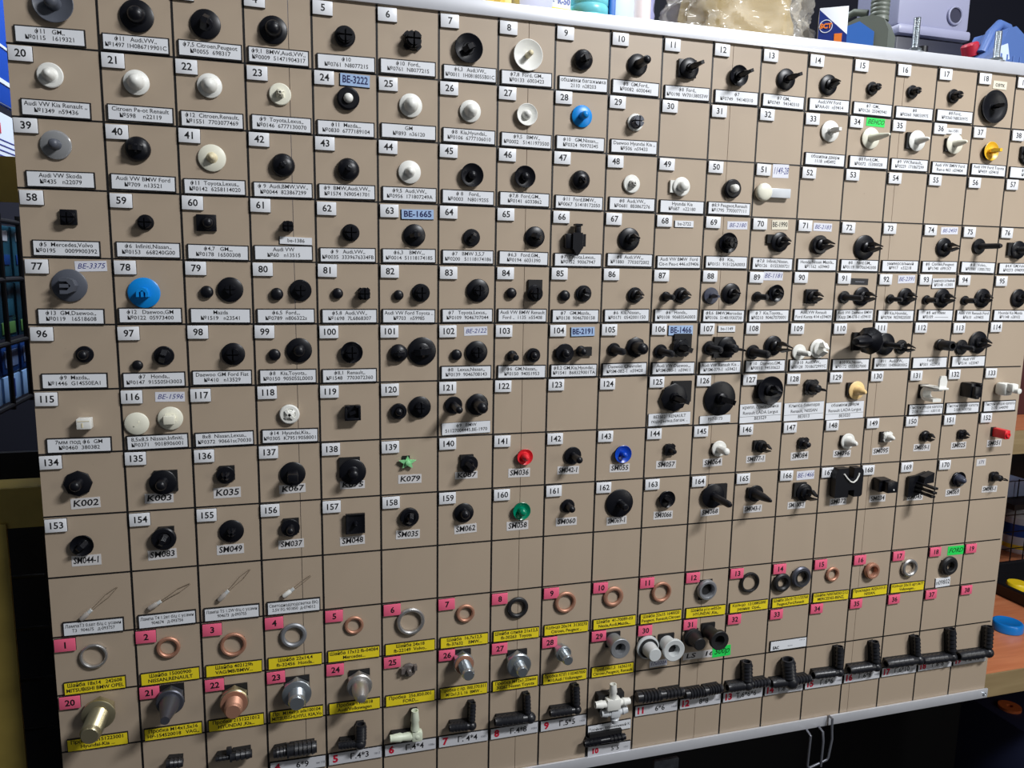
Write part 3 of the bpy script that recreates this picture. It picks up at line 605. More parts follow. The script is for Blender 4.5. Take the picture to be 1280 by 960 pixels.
for k, t in enumerate(YELLOW_B):
    card('yellow_label', 48.5, 10.6, YEL, t, f'yellow printed label at the bottom of the square tagged pink {k + 20}', (k + .5) * CELL if k else 19.5, 12 * ROW - 6.4, 'yellow printed labels', border=.6, bold=.1)
for i, (num, t, s) in HOSE_TEXT.items():
    o = card('size_strip', 51.5, 11.6, GREYP, '', f'grey size strip with red {num} under a hose connector on the lowest row', (i + .5) * CELL, 12.86 * ROW, 'grey size strips', border=.5)
    text('red_numeral', num, 10.5, REDINK, o, -19.5, 0, 2.2, bold=.5, maxw=12, label='hand-painted red numeral')
    text('size_text', t, 8.6, INK, o, 4.0, 0, 2.2, bold=.12, maxw=27)
    text('stock_code', s, 3.4, GREYINK, o, 21.2, -.6, 2.2, maxw=8)
o = card('size_strip', 50.5, 10.5, PAPER, 'Тройник переменный К', 'white printed strip below the white cross connector', *(521.4, 717.5), 'grey size strips', size=4.4, border=.4, spin=math.radians(1))
o = card('size_strip', 50.5, 11, GREYP, '', 'grey size strip with red 10 just above the bottom rail', *(522.0, 743.4), 'grey size strips', border=.5)
text('red_numeral', '10', 8.2, REDINK, o, -17, 0, 2.2, bold=.5, label='hand-painted red numeral'); text('size_text', '5*5', 6.8, INK, o, 7, 0, 2.2, bold=.12); text('stock_code', '1057', 3.0, GREYINK, o, 20, -.5, 2.2)
o = card('part_label', 48, 11, PAPER, '', 'white printed label with a bold mark in the square tagged pink 33', *(744.1, 648.7), 'white printed labels', border=.5)
text('printed_mark', 'EAC', 5.0, INK, o, -17, -2.4, 2.2, bold=.2, maxw=8); text('printed_text', 'Москва', 1.8, GREYINK, o, 2, -1.8, 2.2); text('printed_text', '2 40 01 М', 1.8, GREYINK, o, 18, 3.4, 2.2)

# ---------------------------------------------------------------- stickers
STY = {'dymo': (mat('pale_blue_embossed_tape', (166, 192, 228), .3), NAVYINK, .2, 0, 1.4), 'print': (PAPER, INK, .04, 0, 1.2), 'cream': (mat('cream_paper', (226, 220, 200), .6), INK, .1, 0, .5),
       'pen': (mat('white_note_paper', (222, 224, 234), .6), BLUEINK, .02, .3, .25), 'green': (mat('fluorescent_green_paper', (36, 222, 92), .5), GREENINK, .08, .35, .3),
       'black': (mat('black_scribbled_tape', (30, 31, 36), .5), GREYINK, .2, .3, .3), 'mark': (mat('white_masking_tape', (214, 212, 212), .55), INK, .16, .12, .2), 'tag': (mat('white_masking_tape', (214, 212, 212), .55), NAVYINK, .1, .25, .2)}
STN = {'dymo': 'pale blue embossed code strip', 'print': 'small white printed code strip', 'cream': 'torn cream printed code sticker', 'pen': 'white sticker with a blue handwritten code', 'green': 'bright green handwritten sticker',
       'black': 'black scribbled strip of tape', 'mark': 'white sticker with a black handwritten code', 'tag': 'white handwritten number sticker'}
for u, v, w, h, t, s, wh in STICKERS:
    pm, ink, bold, sh, th = STY[s]
    bm = bmesh.new(); box(bm, 0, 0, th / 2 + .02, w, h, th)
    o = obj('code_sticker', bm, [pm])
    cell = f'in the square tagged pink {wh[1:]}' if wh[0] == 'P' else f'in the square tagged {wh}'
    if s == 'tag': cell = 'in the last square of its row'
    tag(o, f'{STN[s]} {cell}', 'sticker', 'code stickers')
    if th > 1:
        bm = bmesh.new(); box(bm, -.3, -.3, .3, w + .8, h + .5, .5); obj('foam_backing', bm, FOAM, o)
    text('handwriting' if s in ('mark', 'pen', 'green', 'black', 'tag') else 'printed_text', t, h * (.86 if s in ('mark', 'dymo') else .72), ink, o, 0, 0, th + .08, bold=bold, shear=sh, maxw=w * .92, fit=w * .86 if s in ('mark', 'dymo') else None)
    on_board(o, u, v, 0, math.radians(random.uniform(-1.5, 2.0)))

# ---------------------------------------------------------------- trim clips
def arc(r, z, n=5, squash=1.0):
    return [(r * math.cos(k * PI / 2 / n), z + r * squash * math.sin(k * PI / 2 / n)) for k in range(n + 1)]
def head_bm(kind, D, z0):
    R = D / 2; bm = bmesh.new()
    if kind == 'disc': lathe(bm, [(0, z0), (R * .95, z0), (R, z0 + .5), (R, z0 + 1.1), (R * .93, z0 + 1.7), (R * .3, z0 + 2.1), (0, z0 + 2.1)], 32); top = z0 + 2.0
    elif kind == 'thick': lathe(bm, [(0, z0), (R * .95, z0), (R, z0 + .6), (R, z0 + 3.0), (R * .9, z0 + 3.9), (R * .62, z0 + 4.0), (R * .56, z0 + 3.0), (0, z0 + 3.0)], 28); top = z0 + 3.0
    elif kind == 'dish': lathe(bm, [(0, z0), (R * .42, z0), (R * .8, z0 + 1.6), (R, z0 + 3.8), (R * .965, z0 + 4.0), (R * .72, z0 + 2.4), (R * .4, z0 + 1.5), (0, z0 + 1.3)], 32); top = z0 + 1.4
    elif kind == 'dome': lathe(bm, [(0, z0), (R * .9, z0), (R, z0 + .8)] + arc(R, z0 + 1.4, 6, .55), 28); top = z0 + 1.2 + R * .5
    elif kind == 'ring': lathe(bm, [(R * .42, z0), (R * .95, z0), (R, z0 + .8), (R, z0 + 3), (R * .85, z0 + 4.2), (R * .5, z0 + 4.2), (R * .42, z0 + 3.2), (R * .42, z0)], 28); top = z0 + 1
    elif kind == 'oct': lathe(bm, [(0, z0), (R, z0), (R, z0 + 1.4), (R * .9, z0 + 2.1), (0, z0 + 2.1)], 8); top = z0 + 2.0
    elif kind == 'square': box(bm, 0, 0, z0 + 1.2, D, D, 2.4, bev=.6); top = z0 + 2.4
    else:
        pts = []
        for k in range(48):
            a = 2 * PI * k / 48; rr = R * (1.0 if (k % 12) in (1, 2, 3, 4, 5) else .84); pts.append((rr * math.cos(a + .4), rr * math.sin(a + .4)))
        prism(bm, pts, z0, z0 + 2.4); lathe(bm, [(R * .78, z0 + 2.2), (R * .7, z0 + 3.2), (0, z0 + 3.3)], 20); top = z0 + 3.0
    return bm, top
def stem_bm(kind, w, L, z):
    r = w / 2; bm = bmesh.new(); z -= .3; L += .3
    if kind == 'cone': lathe(bm, [(r * 1.25, z), (r * .96, z + L * .12), (r * .86, z + L * .45), (r * .5, z + L * .85), (r * .28, z + L * .97), (0, z + L)], 20)
    elif kind == 'dome': lathe(bm, [(r * 1.15, z), (r, z + L * .15)] + arc(r, z + max(L - r * .8, L * .3), 5, min(.8, L * .7 / r)), 20)
    elif kind == 'rod': lathe(bm, [(r * 1.3, z), (r, z + L * .08), (r * .92, z + L * .9), (r * .6, z + L * .985), (0, z + L)], 16)
    elif kind == 'sqstem': box(bm, 0, 0, z + L / 2, w, w * .8, L, bev=w * .08); box(bm, 0, 0, z + L * .5, w * 1.12, w * .3, L * .7)
    elif kind == 'slit': box(bm, 0, 0, z + L * .5, w * .9, w * .16, L, RZ(.8))
    elif kind == 'blade':
        pr = [(-r * .62, 0), (-r * .62, L * .22), (-r, L * .4), (-r * .86, L * .55), (-r * .34, L * .97), (r * .34, L * .97), (r * .86, L * .55), (r, L * .4), (r * .62, L * .22), (r * .62, 0)]
        M = T((0, 0, z)) @ Matrix.Rotation(PI / 2, 4, 'X')
        prism(bm, pr, -r * .34, r * .34, M)
        pr = [(-r * .5, 0), (-r * .62, L * .45), (-r * .2, L * .93), (r * .2, L * .93), (r * .62, L * .45), (r * .5, 0)]
        prism(bm, pr, -r * .14, r * .14, T((0, 0, z)) @ RZ(PI / 2) @ Matrix.Rotation(PI / 2, 4, 'X'))
        lathe(bm, [(r * .95, z), (r * .8, z + L * .1), (0, z + L * .1)], 16)
    elif kind == 'prong':
        lathe(bm, [(r * 1.1, z), (r, z + L * .18), (r * .5, z + L * .24), (0, z + L * .24)], 18)
        for a in (0, PI):
            pr = [(r * .16, 0), (r * .3, L * .6), (r * .12, L * .97), (r * .3, L), (r * .52, L * .86), (r * 1.05, L * .5), (r * .86, L * .42), (r * .8, 0)]
            prism(bm, pr, -r * .42, r * .42, T((0, 0, z)) @ RZ(a) @ Matrix.Rotation(PI / 2, 4, 'X'))
    elif kind == 'slot':
        for k in range(4):
            a0 = k * PI / 2 + .16; pts = [(r * .16 * math.cos(k * PI / 2 + PI / 4), r * .16 * math.sin(k * PI / 2 + PI / 4))] + [(r * math.cos(a0 + q * (PI / 2 - .32) / 5), r * math.sin(a0 + q * (PI / 2 - .32) / 5)) for q in range(6)]
            prism(bm, pts, z, z + L * .8); prism(bm, [(x * .8, y * .8) for x, y in pts], z + L * .78, z + L)
        lathe(bm, [(r * 1.12, z), (r * 1.08, z + L * .25), (0, z + L * .3)], 18)
    elif kind == 'cross':
        for a in (0, PI / 2):
            pr = [(-r, 0), (-r * .9, L * .5), (-r * .35, L), (r * .35, L), (r * .9, L * .5), (r, 0)]
            prism(bm, pr, -r * .2, r * .2, T((0, 0, z)) @ RZ(a + .7) @ Matrix.Rotation(PI / 2, 4, 'X'))
        lathe(bm, [(r * .8, z), (r * .62, z + L * .6), (0, z + L * .62)], 16)
    elif kind == 'loop':
        lathe(bm, [(r * 1.05, z), (r * .9, z + L * .45), (r * .6, z + L * .5), (0, z + L * .5)], 18)
        pts = [(-r * .8, 0, z + L * .4), (-r * .95, 0, z + L * .62), (-r * .5, 0, z + L * .85), (0, 0, z + L), (r * .5, 0, z + L * .85), (r * .95, 0, z + L * .62), (r * .8, 0, z + L * .4)]
        tube(bm, pts, r * .17, 8)
    elif kind == 'uclip':
        pts = [(-r, -r * .7), (-r, r * .1), (-r * .7, r * .8), (0, r * 1.05), (r * .7, r * .8), (r, r * .1), (r, -r * .7), (r * .55, -r * .7), (r * .55, r * .1), (0, r * .55), (-r * .55, r * .1), (-r * .55, -r * .7)]
        prism(bm, pts, z, z + L); box(bm, 0, -r * .2, z + L * .5, w * .22, w * .5, L)
    return bm
KIND = {'disc': 'round-flanged', 'thick': 'thick round', 'dish': 'cup-headed', 'dome': 'dome-headed', 'ring': 'ring-headed', 'oct': 'octagonal', 'square': 'square-headed', 'gear': 'notched round'}
STEM = {'cone': 'pointed stem', 'dome': 'rounded stem', 'rod': 'long rod stem', 'sqstem': 'square stem', 'slit': 'slot in its face', 'blade': 'flat arrow stem', 'prong': 'split prong stem', 'slot': 'slotted stem', 'cross': 'cross-ribbed stem', 'loop': 'wire loop stem', 'uclip': 'U-shaped stem', 'none': 'plain face'}
CNAME = {'black': 'black', 'white': 'white', 'grey': 'dark grey', 'cream': 'cream', 'blue': 'bright blue', 'dblue': 'deep blue', 'yellow': 'yellow', 'peach': 'peach-coloured', 'red': 'red', 'green': 'green', 'slate': 'slate grey', 'clear': 'smoky clear'}
from collections import Counter
CNT = Counter(c[0] for c in CLIPS)
BIG = {}
for c in CLIPS: BIG[c[0]] = max(BIG.get(c[0], 0), c[3])
for cell, u, v, D, L, w, ang, head, stem, col, pad, kw in CLIPS:
    w = min(w * {'blade': 1.4, 'prong': 1.35, 'rod': 1.3, 'slot': 1.25, 'cone': 1.15, 'loop': 1.2}.get(stem, 1.0), D * .8)
    hh = 3.0 if (pad or 'plate' in kw) else 1.0
    pair = ''
    if CNT[cell] > 1: pair = ('larger ' if D == BIG[cell] else 'smaller ')
    nm = 'trim clip' if stem != 'none' else 'rivet pin'
    lab = f'{pair}{CNAME[col]} {KIND[head]} {nm} with {STEM[stem]} in the square tagged {cell}'
    r = thing(nm.replace(' ', '_'), lab, 'clip' if stem != 'none' else 'pin', 'trim clips on the board')
    hb, top = head_bm(head, D, hh)
    ho_ = obj('head', hb, COLS[kw.get('hcol', col)], r)
    if hh <= 1.0:
        bm = bmesh.new(); lathe(bm, [(0, .05), (D * .42, .05), (D * .42, hh + .1), (0, hh + .1)], 20); obj('glue_dot', bm, FOAM, r)
    if stem != 'none':
        so = obj('stem', stem_bm(stem, w, L, top), COLS[kw.get('scol', col)], r)
        if 'scol' in kw: so['label'] = f'{ {"amber": "amber", "white": "white", "grey": "grey"}[kw["scol"]] } stem'
    if pad:
        bm = bmesh.new(); box(bm, pad[0], -pad[1], 1.5, pad[2], pad[2], 2.9); box(bm, 0, 0, 1.5, D * .5, D * .5, 2.9)
        obj('foam_pad', bm, COLS[kw['pcol']] if 'pcol' in kw else FOAM, r)
    if 'plate' in kw:
        s = kw['plate']; bm = bmesh.new(); box(bm, -1.5, 0, 1.9, s * 1.15, s, 2.2, bev=.4); obj('square_plate', bm, COLS['black'], r)
    on_board(r, u, v, 0, 0)
    for ch in r.children:
        if stem == 'prong' and not ang: ang = 72
        if ch.name.startswith('stem') and ang: ch.rotation_euler = (0, 0, math.radians(ang))

# one-off clips with a body of their own
def special(name, label, cat, u, v):
    r = thing(name, label, cat, 'trim clips on the board'); on_board(r, u, v); return r
r = special('trim_clip', 'milky white round trim clip with a flat bar tail in the square tagged 51', 'clip', *(670.3, 138.8))
bm = bmesh.new(); lathe(bm, [(0, 1), (8.4, 1), (9, 2), (9, 5)] + arc(9, 5, 5, .35), 28); obj('head', bm, COLS['cream'], r)
bm = bmesh.new(); box(bm, 18.5, -.5, 3.4, 25, 9.5, 4.8, bev=.5); obj('bar_tail', bm, mat('frosted_plastic', (206, 210, 214), .35), r)
r = special('trim_clip', 'black bracket clip with an upright post in the square tagged 66', 'clip', *(463.3, 194.2))
bm = bmesh.new(); box(bm, -1, 0, 4, 18, 14, 7, bev=.8); box(bm, 8, 1, 4, 5, 12, 5); box(bm, -9, 0, 4, 3, 12, 6); obj('body', bm, COLS['black'], r)
bm = bmesh.new(); prism(bm, [(-4, -7), (1.5, -14), (6, -7), (6, 8), (-4, 8)], 2, 10); obj('wedge', bm, COLS['black'], r)
bm = bmesh.new(); box(bm, 2.2, 12, 6, 5, 9, 5, bev=.5); box(bm, 2.2, 15.5, 6, 7, 2, 7); obj('post', bm, COLS['black'], r)
r = special('trim_clip', 'large black bell-shaped clip lying sideways in the square tagged 110', 'clip', *(800.2, 295.3))
M = T((7, 2, 16)) @ Matrix.Rotation(-PI / 2 + .35, 4, 'Y')
bm = bmesh.new(); lathe(bm, [(0, -3), (14, -3), (15.5, -1.5), (15.5, 0), (12, 3), (8.5, 7), (0, 7)], 9, M); obj('head', bm, COLS['black'], r)
bm = bmesh.new(); lathe(bm, [(8.6, 6.5), (8, 12), (7.4, 20), (4.5, 27), (0, 28)], 10, M @ Matrix.Diagonal((1, .8, 1, 1))); obj('stem', bm, COLS['black'], r)
bm = bmesh.new(); box(bm, 4, 0, 2, 14, 20, 3.9); box(bm, 7, 0, 8, 6, 12, 12); obj('foam_pad', bm, FOAM, r)
r = special('trim_clip', 'black plain cylinder bush standing out in the square tagged 112', 'clip', *(919.1, 300.4))
bm = bmesh.new(); lathe(bm, [(0, 1), (6.6, 1), (6.8, 1.6), (6.8, 4), (5.9, 4.5), (5.7, 19), (5.2, 20), (3.4, 20), (3.2, 14), (0, 14)], 24); obj('sleeve', bm, COLS['black'], r)
r = special('trim_clip', 'small white cube clip in the square tagged 115', 'clip', *(27.3, 356.5))
bm = bmesh.new(); box(bm, 0, 0, 5, 11, 9, 9, bev=.6); obj('body', bm, COLS['white'], r)
bm = bmesh.new(); box(bm, -1, -1, 9.6, 1, 4, .5); box(bm, 0, 2.5, 9.6, 9, .5, .4); obj('seam', bm, COLS['amber'], r)
r = special('trim_clip', 'black square socket clip in the square tagged 119', 'clip', *(249.1, 355.5))
bm = bmesh.new(); box(bm, 0, 0, 2.5, 14.5, 13.5, 3, bev=.8)
for x, y, sx, sy in ((-6.2, 0, 2.2, 13.5), (6.2, 0, 2.2, 13.5), (0, -5.7, 14, 2.2), (-4.6, 6, 4, 2.4), (4.6, 6, 4, 2.4)): box(bm, x, y, 6, sx, sy, 7, bev=.4)
obj('socket', bm, COLS['black'], r)
bm = bmesh.new(); box(bm, 0, 0, 5, 6, 3, 4, RZ(.4)); obj('tongue', bm, COLS['black'], r)
r = special('hook_clip', 'white plastic hook clip with a raised tab in the square tagged 131', 'clip', *(902.5, 354.5))
bm = bmesh.new(); box(bm, 1, 6.5, 15, 14, 2.4, 28, bev=.5); obj('arm', bm, COLS['white'], r)
bm = bmesh.new(); prism(bm, [(-5, 0), (5, 0), (5.4, 8), (3.5, 14), (-3.5, 14), (-5, 10)], 24, 26.4, T((2, 7, 0))); obj('tab', bm, COLS['white'], r)
bm = bmesh.new()
pts = [(7 * math.cos(a), 8 * math.sin(a)) for a in [PI * (.5 + k / 10) for k in range(11)]]; inn = [(3.4 * math.cos(a), 4.4 * math.sin(a)) for a in [PI * (.5 + k / 10) for k in range(11)]]
prism(bm, [(12, 8)] + pts + [(12, -8), (12, -4.4)] + inn[::-1] + [(12, 4.4)], -6, 6, T((0, -1.5, 9)) @ Matrix.Rotation(-PI / 2, 4, 'Y') @ RZ(PI) @ Matrix.Rotation(PI / 2, 4, 'X') @ Matrix.Rotation(PI / 2, 4, 'Y') if False else T((0, -1.5, 10)) @ Matrix(((0, 0, 1, 0), (0, 1, 0, 0), (1, 0, 0, 0), (0, 0, 0, 1))))
obj('hook', bm, COLS['white'], r)
bm = bmesh.new(); box(bm, 0, 0, 1, 13, 16, 1.9); obj('foam_pad', bm, FOAM, r)
r = special('trim_clip', 'black chunky hood-stop clip in the square tagged 132', 'clip', *(964.0, 353.6))
bm = bmesh.new(); box(bm, 0, 0, 8, 14, 17, 15, bev=1); box(bm, 0, -1, 17, 11, 13, 6, bev=1); obj('body', bm, COLS['black'], r)
bm = bmesh.new(); box(bm, 2, 7.5, 14, 4, 4, 14, bev=.6); box(bm, -3, -7, 16, 5, 4, 12, bev=.6); obj('latch', bm, COLS['black'], r)
r = special('trim_clip', 'white rounded hood-stop clip in the square tagged 133', 'clip', *(1014.8, 354.0))
bm = bmesh.new(); box(bm, 0, 0, 8, 13, 15, 15, bev=3.2); obj('body', bm, COLS['white'], r)
bm = bmesh.new(); box(bm, 1, 3, 18, 10, 10, 9, bev=2); lathe(bm, [(0, 20), (3.4, 20), (3.2, 27), (0, 28)], 16, T((2, 0, 0))); obj('nose', bm, COLS['white'], r)
r = special('trim_clip', 'small mint green star-shaped clip in the square tagged 139', 'clip', *(300.1, 406.1))
bm = bmesh.new(); pts = []
for k in range(10):
    rr = 8.2 if k % 2 == 0 else 3.8; pts.append((rr * math.cos(2 * PI * k / 10 + .3) * 1.05, rr * math.sin(2 * PI * k / 10 + .3) * .8))
prism(bm, pts, 1.5, 4.5); obj('head', bm, COLS['mint'], r)
bm = bmesh.new(); lathe(bm, [(2.6, 4), (2.2, 7), (0, 8)], 12); obj('stem', bm, COLS['mint'], r)
bm = bmesh.new(); box(bm, -1, 3, .8, 7, 6, 1.4); obj('foam_pad', bm, FOAM, r)
r = special('trim_clip', 'small red rectangular clip in the square tagged 152', 'clip', *(1016.2, 408.1))
bm = bmesh.new(); box(bm, 0, 0, 10, 8, 11, 18, bev=1.2); obj('body', bm, COLS['red'], r)
bm = bmesh.new(); lathe(bm, [(0, 18.9), (3.2, 18.9), (3.0, 20.4), (1.6, 20.4), (1.5, 19.4), (0, 19.4)], 14); obj('tip', bm, COLS['red'], r)
bm = bmesh.new(); box(bm, -2, .5, .7, 7, 11, 1.2); obj('foam_pad', bm, FOAM, r)
r = special('trim_clip', 'black square concave plate clip in the square tagged 157', 'clip', *(250.3, 462.6))
bm = bmesh.new(); prism(bm, [(-9, 2), (-9, 5), (-8.4, 5.6), (-5, 3.8), (5, 3.8), (8.4, 5.6), (9, 5), (9, 2)], -9.6, 9.6, Matrix(((1, 0, 0, 0), (0, 0, 1, 0), (0, 1, 0, 0), (0, 0, 0, 1)))); box(bm, 0, 9.0, 4.6, 17.6, 1, 2); box(bm, 0, -9.0, 4.6, 17.6, 1, 2); obj('plate', bm, COLS['black'], r)
bm = bmesh.new(); lathe(bm, [(2.6, 3.6), (1.8, 8), (1, 11), (0, 11.5)], 14); obj('stem', bm, COLS['black'], r)
bm = bmesh.new(); box(bm, 0, 0, 1, 14, 14, 1.9); obj('foam_pad', bm, FOAM, r)
r = special('trim_clip', 'large black notched clip with a white bent wire, squares tagged 167 and 168', 'clip', *(802.3, 455.7))
bm = bmesh.new(); prism(bm, [(-18, -17), (-19, -15), (-19, 12), (-16, 17), (-2.5, 17), (-2.5, 5), (5, 5), (5, 17), (15, 17), (18, 13), (18, -15), (16, -17), (7, -17), (7, -9), (-1, -9), (-1, -17)], 2.0, 11.0); obj('body', bm, COLS['black'], r)
bm = bmesh.new(); tube(bm, [(-9, 11, 11.5), (-5, 6, 12), (0, 1.5, 12.2), (4, .5, 12.2), (8, 3, 12), (11, 8, 11.6), (11.5, 11, 11.4)], .9, 8); obj('wire_spring', bm, COLS['white'], r)
bm = bmesh.new(); box(bm, -12, 0, 1.1, 11, 30, 2.1); box(bm, 12, 0, 1.1, 8, 30, 2.1); obj('foam_pad', bm, FOAM, r)
r = special('trim_clip', 'black box-shaped clip with a pale rivet in the square tagged 168', 'clip', *(851.4, 461.9))
bm = bmesh.new(); box(bm, -2, 0, 6, 13, 15, 11, bev=.6); box(bm, 3, -.5, 15, 13, 13, 9, bev=.6); box(bm, -2, 7.8, 8, 14, 1, 11, Matrix.Rotation(.06, 4, 'X')); obj('body', bm, COLS['black'], r)
bm = bmesh.new(); lathe(bm, [(0, 19.3), (1.1, 19.3), (.8, 20), (0, 20.1)], 12, T((5, -3.5, 0))); obj('rivet', bm, COLS['white'], r)
r = special('trim_clip', 'large black winged bracket clip with prongs in the square tagged 169', 'clip', *(905.3, 465.1))
bm = bmesh.new(); prism(bm, [(-14, -16), (-14, 9), (-3, 10), (10, 14), (10, 4), (6, -8), (2, -14)], 1.5, 5.0); prism(bm, [(-2, 2), (0, 10), (13, 15), (13, 3)], 4, 14); obj('bracket', bm, COLS['black'], r)
for dy, l in ((1.5, 28), (-4, 27), (-9, 25)):
    bm = bmesh.new(); box(bm, -1, dy, 4 + l / 2, 6, 2.6, l, bev=.4); lathe(bm, [(3.4, 4 + l * .65), (2.6, 4 + l * .85), (.6, 4 + l + 1), (0, 4 + l + 1)], 8, T((-1, dy, 0)) @ Matrix.Diagonal((1, .6, 1, 1))); obj('prong', bm, COLS['black'], r)
r = special('trim_clip', 'black edge clip half out of frame beside the tag reading 38', 'clip', *(1010.9, 80.2))
bm = bmesh.new(); box(bm, 0, 0, 2, 10, 14, 3, bev=.5); obj('head', bm, COLS['black'], r)
bm = bmesh.new(); lathe(bm, [(3.5, 3), (2.6, 12), (0, 13)], 14); obj('stem', bm, COLS['black'], r)

# ---------------------------------------------------------------- tiny bulbs above the pink row
def bulb(label, x, y, leads, led=False):
    r = thing('wire_bulb', label, 'bulb', 'small wire-ended bulbs'); on_board(r, x, y)
    a = math.atan2(leads[0][1], leads[0][0]); M = T((0, 0, 3)) @ RZ(a) @ Matrix.Rotation(PI / 2, 4, 'Y')
    bm = bmesh.new(); lathe(bm, [(0, -5), (1.6, -4.6), (2.2, -3.4), (2.2, 3), (1.5, 4.6), (0, 4.8)], 16, M); obj('bulb_glass', bm, COLS['glassy'] if not led else COLS['white'], r)
    bm = bmesh.new(); lathe(bm, [(0, 4.4), (1.7, 4.4), (1.6, 7.5), (0, 7.5)], 12, M); obj('bulb_base', bm, COLS['lightgrey'], r)
    if not led:
        bm = bmesh.new(); box(bm, 0, 0, -.6, 1.0, 2.6, 5, M); obj('filament', bm, COLS['slate'], r)
    for k, (dx, dy) in enumerate(leads):
        n = Vector((-dy, dx, 0)).normalized() * (1 if k else -1)
        d = Vector((dx, dy, 0)); s = d.normalized() * 7 + Vector((0, 0, 3)) + n * .7
        bm = bmesh.new(); tube(bm, [s, d * .45 + n * 1.2 + Vector((0, 0, 2)), d * .7 + n * (1.4 if led else 2.2) + Vector((0, 0, 1.4)), d + n * 1.0 + Vector((0, 0, 1.2))], .3, 6); obj('lead_wire', bm, mat('tinned_wire', (140, 124, 106), .5, .2), r)
for lab, a, b, led in (('first clear wire-ended bulb from the edge, above pink tag 1', (16.5, 528.7), (42.8, 505.0), 0), ('second clear wire-ended bulb, above pink tag 2', (71.7, 525.6), (102.4, 508.1), 0), ('third clear wire-ended bulb, above pink tag 3', (129.9, 523.2), (154.2, 499.4), 0), ('white diode with two metal legs above pink tag 4', (186.8, 526.2), (208.2, 511.1), 1)):
    d = (b[0] - a[0], a[1] - b[1]); bulb(lab, a[0], a[1], [d, (d[0] * 1.02, d[1] * .95)], bool(led))

# ---------------------------------------------------------------- sealing rings
WC = {'silver': 'silver aluminium', 'copper': 'copper', 'zincgrey': 'dull grey metal', 'rubber': 'black rubber', 'darksteel': 'dark steel and rubber'}
for n, u, v, D, q, t, c_ in WASHERS:
    R = D / 2; ri = R * q; f = (R - ri) * .28
    pre = '' if n != 14 else ('thinner ' if c_ == 'rubber' else 'thicker ')
    bm = bmesh.new(); lathe(bm, [(ri, .6), (R - f, .6), (R, .6 + t * .3), (R, .6 + t * .7), (R - f, .6 + t), (ri + f, .6 + t), (ri, .6 + t * .7), (ri, .6)], 40)
    o = obj('sealing_ring', bm, COLS[c_]); tag(o, f'{pre}{WC[c_]} sealing ring in the square tagged pink {n}', 'washer', 'sealing rings')
    if c_ == 'darksteel' or n == 18:
        bm = bmesh.new(); lathe(bm, [(ri * .94, .6), (ri * 1.22, .6), (ri * 1.22, t + 1.0), (ri * .94, t + .4), (ri * .94, .6)], 36); obj('rubber_lip', bm, COLS['rubber'], o)
    bm = bmesh.new()
    if n == 12: box(bm, 0, -1, .4, D * .7, D * 1.0, .7)
    else:
        for a in range(3): box(bm, (R + ri) / 2 * math.cos(a * 2.1 + .5), (R + ri) / 2 * math.sin(a * 2.1 + .5), .35, (R - ri) * .7, (R - ri) * .7, .6)
    obj('foam_pad' if n == 12 else 'glue_dot', bm, FOAM, o)
    on_board(o, u, v)
r = thing('spring_ring_clip', 'small smoky plastic spring clip in the square tagged pink 25', 'clip'); on_board(r, *(300.7, 619.3))
bm = bmesh.new(); lathe(bm, [(2.6, 1), (7.2, 1), (7.4, 3), (5.8, 4), (2.8, 3.4), (2.6, 1)], 9); obj('ring', bm, mat('smoky_plastic', (120, 112, 108), .25, trans=.3), r)
bm = bmesh.new(); lathe(bm, [(2.8, 1), (2.6, 7), (1.6, 8), (0, 8)], 12); box(bm, 6.4, 3, 4, 3, 5, 5); box(bm, -6.2, 1, 4, 3, 6, 4); obj('claw', bm, mat('smoky_plastic', (120, 112, 108), .25, trans=.3), r)

# ---------------------------------------------------------------- drain plugs
BN = {'brasszinc': 'yellow zinc', 'darksteel': 'dark grey', 'zinc': 'bright zinc', 'silver': 'bare aluminium'}
for n, u, v, D, sd, tip, kind, c_, p in BOLTS:
    R = D / 2; s = sd / 2
    d = {'shaft': 'threaded shaft', 'taper': 'tapered nose', 'dometip': 'rounded nose'}[kind]
    r = thing('drain_plug', f'{BN[c_]} drain plug with {d} in the square tagged pink {n}', 'drain plug', 'drain plugs'); on_board(r, u, v)
    bm = bmesh.new(); lathe(bm, [(0, 2), (R * .86, 2), (R * .97, 3.2), (R * .97, 11), (0, 11)], 6, RZ(.5)); obj('hex_head', bm, COLS[c_], r, 25)
    bm = bmesh.new(); lathe(bm, [(0, 10.6), (R * .92, 10.6), (R, 11.2), (R, 12.2), (R * .92, 13), (0, 13)], 36); obj('flange', bm, COLS[c_], r)
    if n in (22, 26):
        bm = bmesh.new(); lathe(bm, [(s, 12.9), (R * .92, 12.9), (R * .95, 13.6), (R * .92, 14.4), (s, 14.4)], 32); w_ = obj('sealing_washer', bm, COLS['copper'], r); w_['label'] = 'copper sealing washer'
    bm = bmesh.new(); z = 12.8; L = tip - z
    if kind == 'shaft':
        pr = [(s, z)]; k = z + 1.0
        while k < tip - 4: pr += [(s, k), (s * .93, k + .55), (s, k + 1.1)]; k += 1.1
        pr += [(s * .92, tip - 2.6), (s * .88, tip - .8), (s * .78, tip), (0, tip)]
    elif kind == 'taper': pr = [(s * .98, z), (s * .86, z + L * .3), (s * .5, z + L * .8), (s * .42, tip), (0, tip)]
    else: pr = [(s, z), (s * .97, z + L * .35), (s * .8, z + L * .72), (s * .5, z + L * .94), (0, tip)]
    lathe(bm, pr, 28); obj('shaft' if kind == 'shaft' else 'nose', bm, COLS['copper' if n == 22 else c_], r)
    if p:
        bm = bmesh.new(); box(bm, 1.0, 2, 1.1, D * .82, D * .78, 2.0); obj('foam_pad', bm, FOAM, r)
